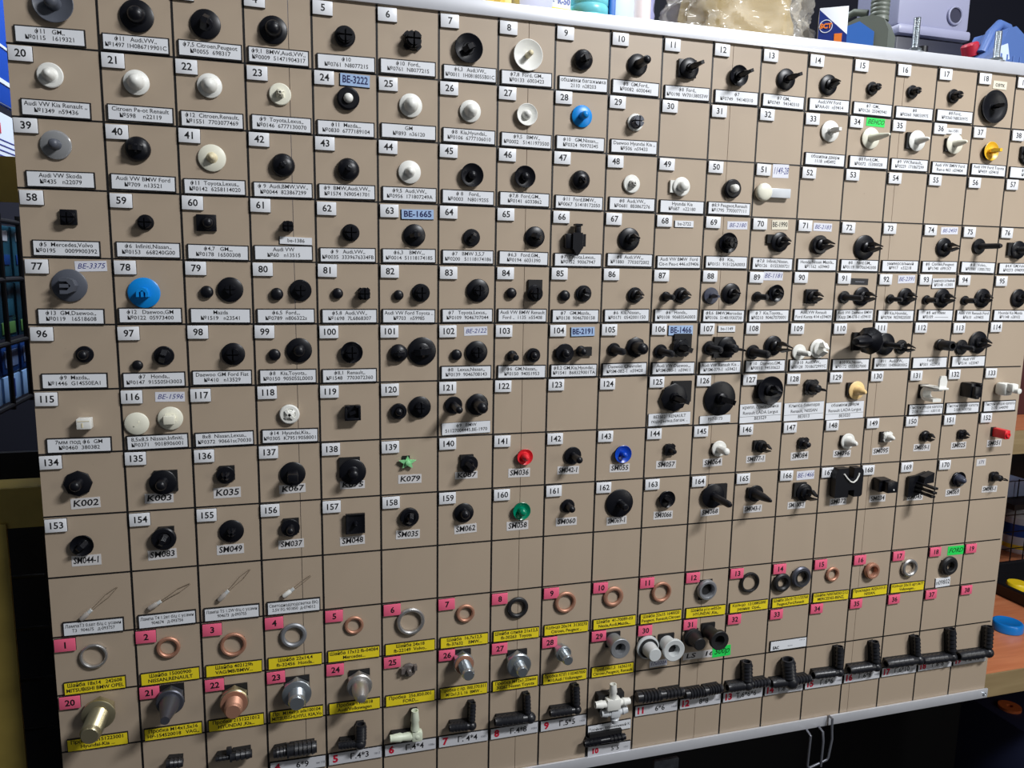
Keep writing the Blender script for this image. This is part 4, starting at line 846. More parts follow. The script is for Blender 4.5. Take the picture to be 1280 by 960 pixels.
def plug(label, u, v, D, d2, L, col, flange_front, hole, pad=True):
    r = thing('rubber_plug', label, 'plug', 'moulded plugs'); on_board(r, u, v)
    R = D / 2; s = d2 / 2
    bm = bmesh.new()
    if flange_front: pr = [(0, 2), (s, 2), (s, 2 + L * .75), (R, 2 + L * .82), (R, 2 + L)]
    else: pr = [(0, 2), (R, 2), (R, 4.5), (R * .82, 5.4), (s, 5.4), (s * .86, 2 + L)]
    if hole:
        e = pr[-1][0]; pr += [(e * .94, 2 + L + .5), (e * .55, 2 + L), (e * .42, 2 + L * .65), (0, 2 + L * .65)]
    else: pr += [(pr[-1][0] * .92, 2 + L + .6), (0, 2 + L + .7)]
    lathe(bm, pr, 32); obj('body', bm, COLS[col], r)
    if not flange_front:
        bm = bmesh.new(); lathe(bm, [(s * .98, 5.3), (R * .84, 5.3), (R * .84, 6.6), (s * .98, 6.9)], 32); obj('seal_ring', bm, COLS['rubber'], r)
    if hole:
        bm = bmesh.new(); lathe(bm, [(0, 2 + L * .64), (pr[-2][0] * .98, 2 + L * .64), (pr[-2][0] * .98, 2 + L * .68), (0, 2 + L * .68)], 6); obj('socket_floor', bm, COLS['rubber'], r)
    if pad:
        bm = bmesh.new(); box(bm, 0, 1, 1, D * .75, D * .75, 1.9); obj('foam_pad', bm, FOAM, r)
plug('grey hollow flared plug in the square tagged pink 29', *(521.6, 615.8), 22, 17, 19, 'zincgrey', True, True)
plug('light grey plug pointing outward with black seal, square tagged pink 30', *(562.4, 628.4), 26, 17, 19, 'lightgrey', False, False)
plug('light grey flared plug with recessed face, square tagged pink 30', *(585.5, 626.7), 25, 17, 18, 'lightgrey', True, True)
plug('black rubber plug pointing outward in the square tagged pink 31', *(616.8, 623.6), 21, 16, 18, 'rubber', False, False)
plug('black rubber flared plug with open hole, square tagged pink 31', *(637.1, 619.0), 22, 15, 24, 'rubber', True, True)

# ---------------------------------------------------------------- hose connectors
def ribbed(bm, p0, p1, r, ribs=5, hollow=True):
    p0 = Vector(p0); p1 = Vector(p1); d = p1 - p0; L = d.length
    M = T(p0) @ d.to_track_quat('Z', 'Y').to_matrix().to_4x4()
    pr = [(0, 0), (r * .86, 0), (r * .86, L * .22)]
    for k in range(ribs):
        a = L * (.24 + .74 * k / ribs); b = L * (.24 + .74 * (k + .8) / ribs)
        pr += [(r * 1.06, a), (r * .86, b)]
    pr += [(r * .86, L), (r * .62, L), (r * .55, L * .8), (0, L * .8)]
    lathe(bm, pr, 20, M)
HZ = 9.0
HN = {'elbow': 'elbow', 'straight': 'straight', 'tee': 'T-shaped', 'reducer': 'stepped'}
for kind, i, arms in HOSES:
    white = i == 5
    col = COLS['palegreen'] if white else COLS['hose']
    where = f'above the strip with red {HOSE_TEXT[i][0]}' if i in HOSE_TEXT else {1: 'second square of the lowest row', 2: 'third square of the lowest row'}[i]
    if i == 3: where = 'above the strip reading 6*9'
    r = thing('hose_connector', f'{"milky white" if white else "black ribbed"} {HN[kind]} hose connector, {where}', 'hose connector', 'hose connectors on the lowest row')
    cx, cy = arms[0][0], arms[0][1]; on_board(r, cx, cy)
    pads = bmesh.new()
    for u0, v0, u1, v1, d in arms:
        rr = d / 2
        bm = bmesh.new(); a = Vector((u0 - cx, cy - v0, HZ)); b = Vector((u1 - cx, cy - v1, HZ))
        ribbed(bm, a, b, rr, 2 if white else (5 if (b - a).length > 20 else 3)); obj('barbed_arm', bm, col, r)
        m = (a + b) / 2; l = (b - a); ang = math.atan2(l.y, l.x)
        h_ = HZ - rr * .7
        box(pads, 0, 0, h_ / 2 + .03, l.length * .86, min(d * .9, 7), h_ - .06, T((m.x, m.y, 0)) @ RZ(ang))
    obj('foam_pad', pads, FOAM, r)
    if kind in ('elbow', 'tee'):
        d = max(a[4] for a in arms) * .56
        bm = bmesh.new(); bmesh.ops.create_uvsphere(bm, u_segments=20, v_segments=12, radius=d, matrix=T((0, 0, HZ)))
        if white: box(bm, 0, 0, HZ, 11, 11, 8, bev=2)
        obj('corner_body', bm, col, r)
    else:
        bm = bmesh.new(); u0, v0, u1, v1, d = arms[-1]; lathe(bm, [(d * .46, -1), (d * .56, -.8), (d * .56, .8), (d * .46, 1)], 20, T((u0 - cx, cy - v0, HZ)) @ Matrix.Rotation(PI / 2, 4, 'Y'))
        if len(arms) > 1: obj('collar', bm, col, r)
        else: bm.free()
    if i == 2:
        bm = bmesh.new(); box(bm, 12, 6, HZ - 1, 5, 6, 6, bev=1); obj('lug', bm, col, r)
ARM = lambda p, q, c0, d: (p[0] - c0[0], c0[1] - p[1], q[0] - c0[0], c0[1] - q[1], d)
def cross(label, c0, ends, d, col, hz, block):
    r = thing('hose_connector', label, 'hose connector', 'hose connectors on the lowest row'); on_board(r, *c0)
    for e in ends:
        bm = bmesh.new(); ribbed(bm, (0, 0, hz), (e[0] - c0[0], c0[1] - e[1], hz), d / 2, 2); obj('barbed_arm', bm, col, r)
    bm = bmesh.new(); box(bm, 0, 0, hz, block, block * .8, d * 1.1, bev=1.2); obj('centre_block', bm, col, r)
    bm = bmesh.new(); box(bm, 0, 3, hz * .35, 30, 11, hz * .7 - .1); box(bm, 0, 3, hz * .65, 6, 6, hz * .5); obj('foam_pad', bm, FOAM, r)
cross('white four-way cross hose connector on the lowest row', (519.0, 682.1), [(498.6, 681.3), (538.7, 682.3), (518.6, 659.8)], 8.5, COLS['white'], 13, 16)
r_ = cross('translucent grey T-shaped hose connector just below the white cross', (522.7, 694.8), [(507.3, 694.2), (537.3, 693.7), (523.7, 707.2)], 9.0, mat('frosted_plastic', (206, 210, 214), .35), 10, 11)
r = thing('hose_connector', 'black thin straight hose connector resting on the strip with red 10', 'hose connector', 'hose connectors on the lowest row'); c0 = (513.6, 727.6); on_board(r, *c0)
for s in (-1, 1):
    bm = bmesh.new(); ribbed(bm, (0, 0, 8), (24 * s, .4 * s, 8), 4, 4); obj('barbed_arm', bm, COLS['black'], r)
bm = bmesh.new(); box(bm, 2, 5, 3, 38, 6, 5.9); box(bm, 0, 1, 3, 40, 4, 5.9); obj('foam_pad', bm, FOAM, r)

# ---------------------------------------------------------------- wire hook under the board
r = thing('wire_hook', 'bent grey wire hook hanging from the bottom rail', 'hook')
steel = mat('grey_steel_wire', (122, 124, 132), .4, .6)
in_room(r, 790, -4, 762)
bm = bmesh.new(); tube(bm, [(17.5, 0, 14), (17.5, -6, 14), (17.5, -7, 0), (17, -9, -10), (13, -10, -33), (11, -10, -36), (-12, -10, -42), (-15, -10, -41), (-16, -10, -38), (-13, -8, -2), (-13, 0, 1)], 1.5, 10); obj('hook_loop', bm, steel, r)
bm = bmesh.new(); tube(bm, [(4, 0, 2), (4, -8, 0), (3, -11, -10), (2, -11.5, -42)], 1.5, 10); obj('prong', bm, steel, r)

# ---------------------------------------------------------------- desk, shelves and stock to the side of the board
def crate(name, label, cat, u, w, v, sx, sy, sz, m, rz=0.0, bev=1.0, group=None):
    bm = bmesh.new(); box(bm, 0, 0, sz / 2, sx, sy, sz, bev=bev); o = obj(name, bm, m); tag(o, label, cat, group); in_room(o, u, w, v, rz); return o
WOOD = wood_mat('orange_beech_laminate', (206, 132, 92), (188, 112, 74), .3)
EDGE = wood_mat('pale_wood_edge', (152, 132, 96), (132, 112, 78), .5)
dk = thing('desk', 'orange wood desk with a pale edge standing behind the board', 'desk'); in_room(dk, 1300, 25, 748)
bm = bmesh.new(); box(bm, 0, 300, -16.5, 2000, 600, 33); obj('desktop', bm, WOOD, dk)
bm = bmesh.new(); box(bm, 0, -1, -16.5, 2000, 2, 33); obj('front_edge', bm, EDGE, dk)
for x in (-950, 950):
    bm = bmesh.new(); box(bm, x, 300, -441, 40, 560, 814); obj('leg_panel', bm, EDGE, dk)
bm = bmesh.new(); box(bm, 0, 570, -441, 1860, 20, 814); obj('back_panel', bm, mat('black_melamine', (14, 14, 18), .6), dk)
sh = thing('wall_shelf', 'wooden shelf with an orange top beside the edge of the board', 'shelf'); in_room(sh, 1560, 60, 424)
bm = bmesh.new(); box(bm, 0, 150, -16, 1000, 300, 32); obj('shelf_top', bm, WOOD, sh)
bm = bmesh.new(); box(bm, 0, -1, -16, 1000, 2, 32); obj('front_edge', bm, EDGE, sh)
bm = bmesh.new(); box(bm, -490, 220, -178, 20, 120, 292); box(bm, 490, 220, -178, 20, 120, 292); obj('support', bm, mat('black_melamine', (14, 14, 18), .6), sh)
bm = bmesh.new(); box(bm, 0, 392, -178, 960, 8, 288); obj('back_panel', bm, mat('black_melamine', (14, 14, 18), .6), sh)  # black sheet added to stand in for the shade in the recess
crate('cardboard_box', 'dark red box on the side shelf', 'box', 1330, 230, 424, 420, 160, 230, mat('dark_red_card', (66, 26, 28), .6))
us = thing('upper_shelf', 'narrow grey shelf behind the top of the board holding bottles', 'shelf'); in_room(us, 760, 22, 20)
bm = bmesh.new(); box(bm, 0, 190, -10, 1400, 380, 20); obj('shelf_top', bm, mat('grey_shelf_steel', (120, 122, 132), .5, .3), us)
for x in (-400, 690):
    bm = bmesh.new(); box(bm, x, 365, -373.5, 24, 24, 707); obj('post', bm, mat('grey_shelf_steel', (120, 122, 132), .5, .3), us)
# tray, bottle, caps
r = thing('round_blue_cap', 'low round blue plastic cap lying on the orange desk', 'container'); in_room(r, *(1223.5, 120.0), 748)  # a loose blue cap lying flat
bm = bmesh.new(); lathe(bm, [(0, 0), (20, 0), (21, 1), (21, 11), (19.6, 13), (17.5, 13.6), (16.5, 13.0), (0, 13.2)], 40); obj('moulded_body', bm, mat('cap_blue', (16, 118, 200), .3), r)
TR = mat('black_tray_plastic', (16, 16, 20), .4)
r = thing('storage_tray', 'black plastic tray with raised rim on the desk', 'tray'); in_room(r, 1322 + 140, 212, 748)
bm = bmesh.new()
box(bm, 0, 0, 2, 280, 160, 3.6); box(bm, -138, 0, 10, 5, 160, 19); box(bm, 138, 0, 10, 5, 160, 19); box(bm, 0, 78, 10, 280, 5, 19); box(bm, 0, -78, 10, 280, 5, 19); obj('tray_body', bm, TR, r)
bm = bmesh.new(); box(bm, -140, 0, 20, 9, 166, 4, bev=1); box(bm, 0, 80, 20, 280, 8, 4, bev=1); box(bm, 0, -80, 20, 280, 8, 4, bev=1); obj('rim', bm, TR, r)
def bottle(name, label, u, w, v, r0, h, body, cap, neck=.4, ch=16, ribs=0, lab=None, sy=1.0, rz=0.0, group=None, neckh=18):
    r = thing(name, label, 'bottle', group); in_room(r, u, w, v, rz); M = Matrix.Diagonal((1, sy, 1, 1))
    bm = bmesh.new(); pr = [(0, 0), (r0 * .92, 0), (r0, 4)]
    if ribs:
        for k in range(ribs): z = h * (.1 + .8 * k / ribs); pr += [(r0, z), (r0 * .95, z + 1.5), (r0, z + 3)]
    pr += [(r0, h * .86), (r0 * .9, h * .93), (r0 * neck, h), (r0 * neck, h + neckh), (0, h + neckh)]
    lathe(bm, pr, 32, M); obj('body', bm, body, r)
    bm = bmesh.new(); lathe(bm, [(0, 0), (r0 * neck * 1.2, 0), (r0 * neck * 1.2, ch), (r0 * neck, ch + 2), (0, ch + 2)], 24, T((0, 0, h + neckh * .5))); obj('cap', bm, cap, r)
    if lab:
        lm, z0, z1 = lab; bm = bmesh.new(); lathe(bm, [(r0 * .8, z0 + .5), (r0 + .5, z0), (r0 + .5, z1), (r0 * .8, z1 - .5)], 32, M); obj('wrap_label', bm, lm, r)
    return r
WHB = mat('white_bottle_plastic', (226, 230, 238), .35); BLB = mat('blue_label_print', (24, 70, 160), .4)
r = bottle('detergent_bottle', 'white bottle with a blue printed label standing behind the black tray', (1552.1, 752.8)[0], 384, 748, 36, 84, WHB, mat('navy_cap', (24, 34, 96), .4), .62, 26, 0, (mat('pale_print', (206, 214, 232), .4), 8, 70))
bm = bmesh.new(); lathe(bm, [(30, 34), (36.8, 34), (36.8, 58), (30, 58)], 32)
o = obj('logo_patch', bm, BLB, r); o['label'] = 'blue label patch'
bm = bmesh.new(); lathe(bm, [(30, 10), (37.0, 10), (37.0, 18), (30, 18)], 32)
o = obj('colour_band', bm, mat('yellow_carton', (246, 218, 60), .4), r); o['label'] = 'yellow band'
r = thing('small_jar', 'small jar with a yellow cap inside the black tray', 'jar'); in_room(r, (1355.0, 736.1)[0], 218, 744.1)
bm = bmesh.new(); lathe(bm, [(0, 0), (14, 0), (14.5, 6), (12, 7), (0, 7)], 28); obj('jar_body', bm, WHB, r)
bm = bmesh.new(); lathe(bm, [(0, 7), (16, 7), (16, 15), (14.5, 17), (0, 17)], 32); o = obj('cap', bm, mat('cap_yellow', (238, 206, 30), .4), r); o['label'] = 'yellow cap'
r = thing('wire_rack', 'black wire mesh rack panel in front of the white bottle', 'rack'); in_room(r, (1394.6, 654.0)[0], 318, 748)
bm = bmesh.new()
for k in range(9): tube(bm, [(k * 30, 0, 0), (k * 30, 0, 165)], 1.0, 6)
for k in range(6): tube(bm, [(0, 0, 2 + k * 32), (240, 0, 2 + k * 32)], 1.0, 6)
obj('wire_mesh', bm, TR, r)
crate('blister_carton', 'bluish white carton in the dark recess under the side shelf', 'box', (1455.5, 603.1)[0], 345, (1457.8, 618.3)[1], 60, 40, 30, mat('bluish_card', (150, 164, 200), .5))
bm = bmesh.new(); box(bm, 0, 0, 0, 420, 120, 10); o = tag(obj('recess_shelf', bm, mat('black_melamine', (14, 14, 18), .6)), 'black inner shelf in the recess under the side shelf', 'shelf'); in_room(o, (1470.8, 626.7)[0] + 150, 345, (1457.8, 618.3)[1] + 5)
# under the desk
bv = (1388.5, 972.0)[1]
r = crate('storage_box', 'dark blue storage box under the desk', 'box', (1388.5, 972.0)[0] + 62, 225, bv + 260, 190, 150, 260, mat('dark_blue_plastic', (44, 50, 80), .4), 0, 5)
bm = bmesh.new(); box(bm, 0, -75.5, 215, 150, 2, 7); box(bm, 0, -75.5, 150, 150, 2, 5); obj('rib', bm, mat('dark_blue_rib', (24, 28, 52), .4), r)
r = thing('orange_disc', 'dull orange disc lying on the dark blue box under the desk', 'disc'); in_room(r, (1393.9, 969.8)[0], 235, bv)
bm = bmesh.new(); lathe(bm, [(5, .02), (18, .02), (18, 5), (5, 5), (5, .02)], 32); obj('disc_body', bm, mat('dull_orange', (206, 104, 52), .6), r)
crate('parts_bag', 'grey patterned packet hanging in the dark below the bottom rail', 'packet', (627.0, 822.8)[0], 60, (626.6, 815.2)[1] + 90, 34, 6, 90, mat('grey_pattern_film', (92, 96, 104), .3, noise=.8, nscale=160), 0, 1.5)

# ---------------------------------------------------------------- stock on the upper shelf
SHV = 20
r = thing('yellow_sack', 'yellow ribbed plastic sack behind the top rail', 'sack'); in_room(r, (380.7, -42.0)[0], 95, SHV)
bm = bmesh.new(); pts = []
for k in range(60):
    a = 2 * PI * k / 60; pts.append((42 * math.cos(a) * (1 + .04 * math.sin(9 * a)), 30 * math.sin(a) + 2.2 * math.sin(a * 15)))
prism(bm, pts, 0, 190); obj('sack_body', bm, mat('yellow_film', (236, 206, 96), .3, noise=.15, nscale=30), r)
bm = bmesh.new(); prism(bm, [(x * .5, y * .5) for x, y in pts], 188, 220); obj('tied_neck', bm, mat('yellow_film', (236, 206, 96), .3), r)
crate('film_pack', 'pale lilac plastic-wrapped pack behind the top rail', 'pack', (447.7, -52.7)[0], 120, SHV, 44, 60, 200, mat('lilac_film', (212, 216, 242), .25, noise=.06, nscale=20), .1, 8)
r = crate('sample_carton', 'small white carton with yellow base and blue lettering', 'box', (476.4, -53.6)[0], 105, SHV, 22, 22, 170, mat('white_carton', (236, 240, 246), .4), .12, .6)
bm = bmesh.new(); box(bm, 0, 0, 35, 22.4, 22.4, 69, bev=.4); o = obj('colour_band', bm, mat('yellow_carton', (246, 218, 60), .4), r); o['label'] = 'yellow lower half'
text('lettering', 'ЭR-50', 8.5, BLB, r, 0, -11.3, 76, maxw=20, bold=.3, rot=(PI / 2, 0, 0))
tealm = mat('turquoise_plastic', (120, 214, 226), .3)
bottle('ribbed_bottle', 'turquoise ribbed plastic tub behind the top rail', (512.5, -56.5)[0], 105, SHV, 21, 150, tealm, WHB, .6, 16, 12)
r = crate('spray_carton', 'tall pale blue and white carton next to the turquoise tub', 'box', (547.2, -61.1)[0], 105, SHV, 28, 24, 210, mat('pale_blue_carton', (216, 236, 248), .35), 0, 3)
bm = bmesh.new(); box(bm, -11.5, 0, 105, 6.5, 24.6, 206, bev=1); o = obj('side_band', bm, mat('mid_blue_print', (56, 120, 206), .4), r); o['label'] = 'blue side band'
r = bottle('cream_bottle', 'white bottle with pink print and a green ring', (572.0, -65.2)[0], 108, SHV, 13.5, 165, mat('pale_pink_bottle', (240, 226, 226), .35), WHB, .6, 14)
bm = bmesh.new(); lathe(bm, [(12, 132), (14.3, 132), (14.6, 133.5), (14.3, 135), (12, 135)], 32); o = obj('green_ring', bm, mat('ring_green', (40, 160, 120), .4), r); o['label'] = 'green ring'
# crumpled clear bag over a tan bundle
from mathutils import noise as mn
def crumple(sx, sy, h, amp, seed, nu=44, nv=26, top=.75):
    """a closed sack whose skin is folded into sharp creases"""
    bm = bmesh.new(); rows = []; e = 2 / 3.2; off = Vector((seed * 3.1, seed * 1.7, seed))
    for j in range(nv + 1):
        t = j / nv; row = []
        for k in range(nu):
            a = 2 * PI * k / nu; ca, sa = math.cos(a), math.sin(a)
            x = sx * math.copysign(abs(ca) ** e, ca); y = sy * math.copysign(abs(sa) ** e, sa); z = h * t
            q = Vector((x, y, z)) / 34 + off
            d = 1 - 2 * abs(mn.noise(q)) + .55 * (1 - 2 * abs(mn.noise(q * 2.1))) + .3 * (1 - 2 * abs(mn.noise(q * 4.3))) - 1.2
            rr = (1 - (1 - top) * t ** 2) + amp * d
            row.append(bm.verts.new((x * rr, y * rr, z)))
        rows.append(row)
    for a, b in zip(rows, rows[1:]):
        for k in range(nu): bm.faces.new((a[k], a[(k + 1) % nu], b[(k + 1) % nu], b[k]))
    bm.faces.new(rows[0][::-1]); bm.faces.new(rows[-1])
    return bm
ub = (710.4, -68.4)[0]
r = thing('plastic_bag', 'big crumpled clear plastic bag filled with tan goods above the rail', 'bag'); in_room(r, ub, 135, SHV)
film = mat('crinkled_clear_film', (250, 246, 236), .14, trans=.0, alpha=.2, spec=1.0)
bm = crumple(88, 60, 205, .16, 4, 150, 80); obj('bag_film', bm, film, r, 60)
bm = crumple(66, 44, 185, .06, 9, 60, 30, .9); obj('tan_goods', bm, mat('tan_goods_card', (170, 146, 88), .5, noise=.12, nscale=14), r, 60)
r = thing('plastic_bag', 'pale violet film bag squeezed beside the clear bag', 'bag'); in_room(r, (605.2, -66.3)[0] - 3, 185, SHV)
bm = crumple(19, 36, 190, .1, 12, 60, 40, .8); obj('bag_film', bm, mat('violet_film', (176, 178, 226), .2, spec=.8), r, 60)
# blue and white carton with round mark
r = crate('oil_filter_carton', 'blue and white carton with an orange square and round logo', 'box', (794.7, -55.5)[0], 70, SHV, 30, 30, 92, mat('white_carton', (236, 240, 246), .4), -.62, .5)
NAVY = mat('navy_print', (30, 50, 128), .4)
bm = bmesh.new(); prism(bm, [(-15, 0), (15, 0), (15, 62), (-15, 90)], 0, .4, T((0, -15.1, 0)) @ Matrix.Rotation(PI / 2, 4, 'X')); o = obj('front_print', bm, NAVY, r); o['label'] = 'navy printed front'
bm = bmesh.new(); box(bm, 6, -15.7, 56, 8, .5, 15); o = obj('orange_square', bm, mat('orange_print', (238, 128, 50), .4), r); o['label'] = 'orange printed square'
bm = bmesh.new(); lathe(bm, [(6.2, 0), (7.0, 0), (7.0, .4), (6.2, .4), (6.2, 0)], 32, T((-7.4, -15.6, 72)) @ Matrix.Rotation(PI / 2, 4, 'X')); obj('logo_ring', bm, WHB, r)
text('logo_text', 'SCT', 7.0, mat('orange_print', (238, 128, 50), .4), r, -7.4, -16.2, 72, bold=.4, rot=(PI / 2, 0, 0), maxw=15)
text('printed_text', 'MADE IN\nGERMANY', 4.2, mat('salmon_print', (226, 150, 110), .4), r, -2, -16.0, 40, rot=(PI / 2, 0, 0), maxw=24)
# olive oil can
r = thing('oil_can', 'olive grey oil can with a blue label', 'oil can'); in_room(r, (896.2, -83.8)[0], 140, SHV, -.95)
OLV = mat('olive_grey_plastic', (98, 104, 96), .45)
bm = bmesh.new(); prism(bm, [(-32, 0), (32, 0), (32, 92), (26, 106), (14, 112), (-4, 112), (-32, 102)], -18, 18, Matrix.Rotation(PI / 2, 4, 'X')); obj('can_body', bm, OLV, r)
bm = bmesh.new(); tube(bm, [(-30, 0, 100), (-28, 0, 118), (-14, 0, 124), (2, 0, 120)], 4.5, 10); obj('handle', bm, OLV, r)
bm = bmesh.new(); pr = [(0, 108), (11, 108)]
for k in range(5): pr += [(11, 112 + k * 5), (10.2, 113.5 + k * 5), (11, 115 + k * 5)]
lathe(bm, pr + [(10, 138), (0, 138)], 28, T((16, 0, 0))); obj('cap', bm, OLV, r)
bm = bmesh.new(); prism(bm, [(-31, 6), (16, 6), (16, 92), (-2, 107), (-31, 100)], 0, .5, T((0, -18.1, 0)) @ Matrix.Rotation(PI / 2, 4, 'X')); o = obj('front_label', bm, mat('sky_blue_print', (56, 112, 196), .4), r); o['label'] = 'blue printed label'
bm = bmesh.new(); lathe(bm, [(5.6, 0), (6.6, 0), (6.6, .4), (5.6, .4), (5.6, 0)], 28, T((-16, -18.7, 74)) @ Matrix.Rotation(PI / 2, 4, 'X')); box(bm, -16, -18.9, 74, 9, .4, 1.6); obj('label_mark', bm, WHB, r)
for k in range(6):
    pass
text('printed_text', 'OIL\nSAE 5W-40', 5, WHB, r, -12, -18.9, 56, rot=(PI / 2, 0, 0), maxw=30)
# grey case
um = (1110.1, -164.9)
r = thing('tool_case', 'large lilac grey plastic case with a round recess behind the shelf', 'case'); in_room(r, um[0], 300, SHV)
GM = mat('lilac_grey_plastic', (156, 158, 184), .4)
bm = bmesh.new(); box(bm, 0, 0, 225, 128, 90, 140, bev=5); obj('case_shell', bm, GM, r)
bm = bmesh.new(); box(bm, 0, -3, 149, 130, 94, 14, bev=4); obj('ledge', bm, GM, r)
bm = bmesh.new(); box(bm, 0, 0, 71, 122, 84, 141, bev=3); o = obj('case_base', bm, mat('dark_case_base', (40, 42, 58), .5), r); o['label'] = 'dark lower half'
uh = (1144.5, -155.6)
MH = T((uh[0] - um[0], -46, SHV - uh[1])) @ Matrix.Rotation(PI / 2, 4, 'X')
bm = bmesh.new(); lathe(bm, [(10.5, -2), (13, 0), (13, 2.5), (11.5, 3.5), (10.5, 2.5), (10.5, -2)], 32, MH); obj('recess_ring', bm, GM, r)
bm = bmesh.new(); lathe(bm, [(0, .6), (10.6, .6), (10.6, 1.0), (0, 1.0)], 32, MH); o = obj('recess', bm, mat('dark_recess', (52, 52, 70), .4), r); o['label'] = 'dark round recess'
# small dark bottle
r = thing('dark_flask', 'small black flask with an orange label in front of the grey case', 'bottle'); in_room(r, (1012.0, -77.6)[0], 160, SHV)
bm = bmesh.new(); box(bm, 0, 0, 36, 30, 20, 72, bev=6); lathe(bm, [(8, 70), (6, 82), (0, 82)], 20, T((-6, 0, 0))); obj('body', bm, mat('gloss_black_plastic', (20, 20, 30), .25), r)
bm = bmesh.new(); lathe(bm, [(0, 80), (6.5, 80), (6.5, 96), (0, 96)], 20, T((-6, 0, 0))); obj('cap', bm, TR, r)
bm = bmesh.new(); box(bm, 3, -10.2, 55, 9, .5, 7); o = obj('label_patch', bm, mat('orange_print', (238, 110, 50), .4), r); o['label'] = 'orange label patch'
bm = bmesh.new(); box(bm, 10, -10.2, 36, 5, .5, 22, bev=.2); o = obj('white_flash', bm, WHB, r)
# blue canister
uc = (1108.6, -67.6)
r = thing('blue_canister', 'translucent blue canister with handle and red cap above the rail', 'canister'); in_room(r, uc[0] + 6, 150, SHV, .15)
BC = mat('canister_blue', (78, 106, 164), .4)
bm = bmesh.new(); prism(bm, [(-46, 0), (46, 0), (46, 84), (30, 112), (4, 124), (-10, 120), (-24, 96), (-46, 66)], -24, 24, Matrix.Rotation(PI / 2, 4, 'X')); obj('body', bm, BC, r, 50)
bm = bmesh.new()
for x in (-22, -10, 4, 18, 32): box(bm, x, -24.5, 45, 3.5, 1.8, 84, bev=.6)
obj('ribs', bm, BC, r).name = 'rib_relief'
bm = bmesh.new(); tube(bm, [(-26, 0, 92), (-12, 0, 118), (4, 0, 132), (20, 0, 130), (32, 0, 112), (40, 0, 92)], 6.5, 12); obj('handle', bm, BC, r)
bm = bmesh.new(); lathe(bm, [(0, 0), (11, 0), (11, 14), (9, 16), (0, 16)], 24, T((-26, 14, 92)) @ Matrix.Rotation(-.4, 4, 'Y')); o = obj('cap', bm, mat('red_cap', (176, 30, 52), .4), r); o['label'] = 'red cap'
bm = bmesh.new(); box(bm, 0, 0, 0, 30, .6, 20, T((-22, -24.8, 86)) @ Matrix.Rotation(-.35, 4, 'Y')); o = obj('shoulder_label', bm, mat('pale_label', (200, 214, 236), .4), r); o['label'] = 'pale shoulder label'
bm = bmesh.new(); box(bm, -26, -24.8, 28, 28, .6, 38); o = obj('front_label', bm, mat('pale_label', (200, 214, 236), .4), r); o['label'] = 'pale front label'
# studs on the rail
def stud(label, u, h):
    r = thing('threaded_stud', label, 'stud', 'threaded studs on the top rail'); in_room(r, u, 5, -16)
    pr = [(0, -.02), (3.6, -.02)]; k = 0
    while k < h: pr += [(3.6, k + .1), (3.0, k + .75), (3.6, k + 1.4)]; k += 1.5
    bm = bmesh.new(); lathe(bm, pr + [(3.0, h + 1), (0, h + 1)], 20); obj('thread', bm, COLS['zinc'], r, 60)
    bm = bmesh.new(); lathe(bm, [(4, 0), (6.6, 0), (6.6, 4.6), (4, 4.6)], 6, RZ(.3)); obj('nut', bm, COLS['zinc'], r)
    bm = bmesh.new(); lathe(bm, [(4, 0), (9, 0), (9, .9), (4, .9)], 24); obj('washer', bm, COLS['zinc'], r)
stud('threaded metal stud on the top rail above square 16', (851.5, -29.5)[0], 35)
stud('threaded metal stud on the top rail above square 18', (963.5, -29.8)[0], 32)

# ---------------------------------------------------------------- racks to the other side of the board
GOLD = mat('worn_gold_paint', (176, 154, 78), .4, .25, noise=.35, nscale=25, bump=.6)
r = thing('steel_rack', 'gold painted steel rack frame standing behind the edge of the board', 'rack'); in_room(r, 0, 62, 0)
for v0, v1 in ((133.5, 172.0), (427.6, 465.3)):
    bm = bmesh.new(); box(bm, -240, 1.5, -(v0 + v1) / 2, 520, 3, v1 - v0); box(bm, -240, 18, -v0 - 1.5, 520, 32, 3); obj('cross_beam', bm, GOLD, r)
bm = bmesh.new(); box(bm, -82, -2, -1010 + 10, 48, 3, 1080); box(bm, -105, 14, -1010 + 10, 3, 32, 1080); obj('lower_post', bm, GOLD, r)
bm = bmesh.new(); tube(bm, [(-86, -2, -612), (-86, -8, -612)], 5, 12); obj('bolt', bm, COLS['zinc'], r)
# side wire panel with hanging blister packs
PU = -118.0
r = thing('wire_grid_panel', 'black wire grid panel standing edge-on with packs hung behind it', 'rack'); in_room(r, PU, 0, 0)
bm = bmesh.new()
for k in range(10): tube(bm, [(0, 230 + k * 66, -170), (0, 230 + k * 66, -395)], 3.0, 8)
for v in (178, 245, 318, 390): tube(bm, [(0, 200, -v), (0, 860, -v)], 3.0, 8)
obj('wire_mesh', bm, TR, r)
rnd = random.Random(3)
def pack(label, w, v0, v1, sy, body, extra):
    o = thing('blister_pack', label, 'pack', 'hanging packs behind the wire grid'); in_room(o, PU - 14, w, v1)
    bm = bmesh.new(); box(bm, 0, 0, (v1 - v0) / 2, 12, sy, v1 - v0, bev=1.5); obj('backing_card', bm, body, o)
    for (dy, dz, a, b, m) in extra:
        bm = bmesh.new(); box(bm, 6.4, dy, dz, 1.2, a, b, bev=.5); obj('printed_panel', bm, m, o)
TEAL = mat('teal_pack', (30, 72, 92), .25); DKB = mat('deep_blue_pack', (24, 58, 120), .25); LTB = mat('pale_blue_pack', (132, 170, 220), .3); WHT = mat('pack_white', (206, 216, 232), .35)
CARB = mat('car_silver_print', (120, 146, 196), .2)
w = 228
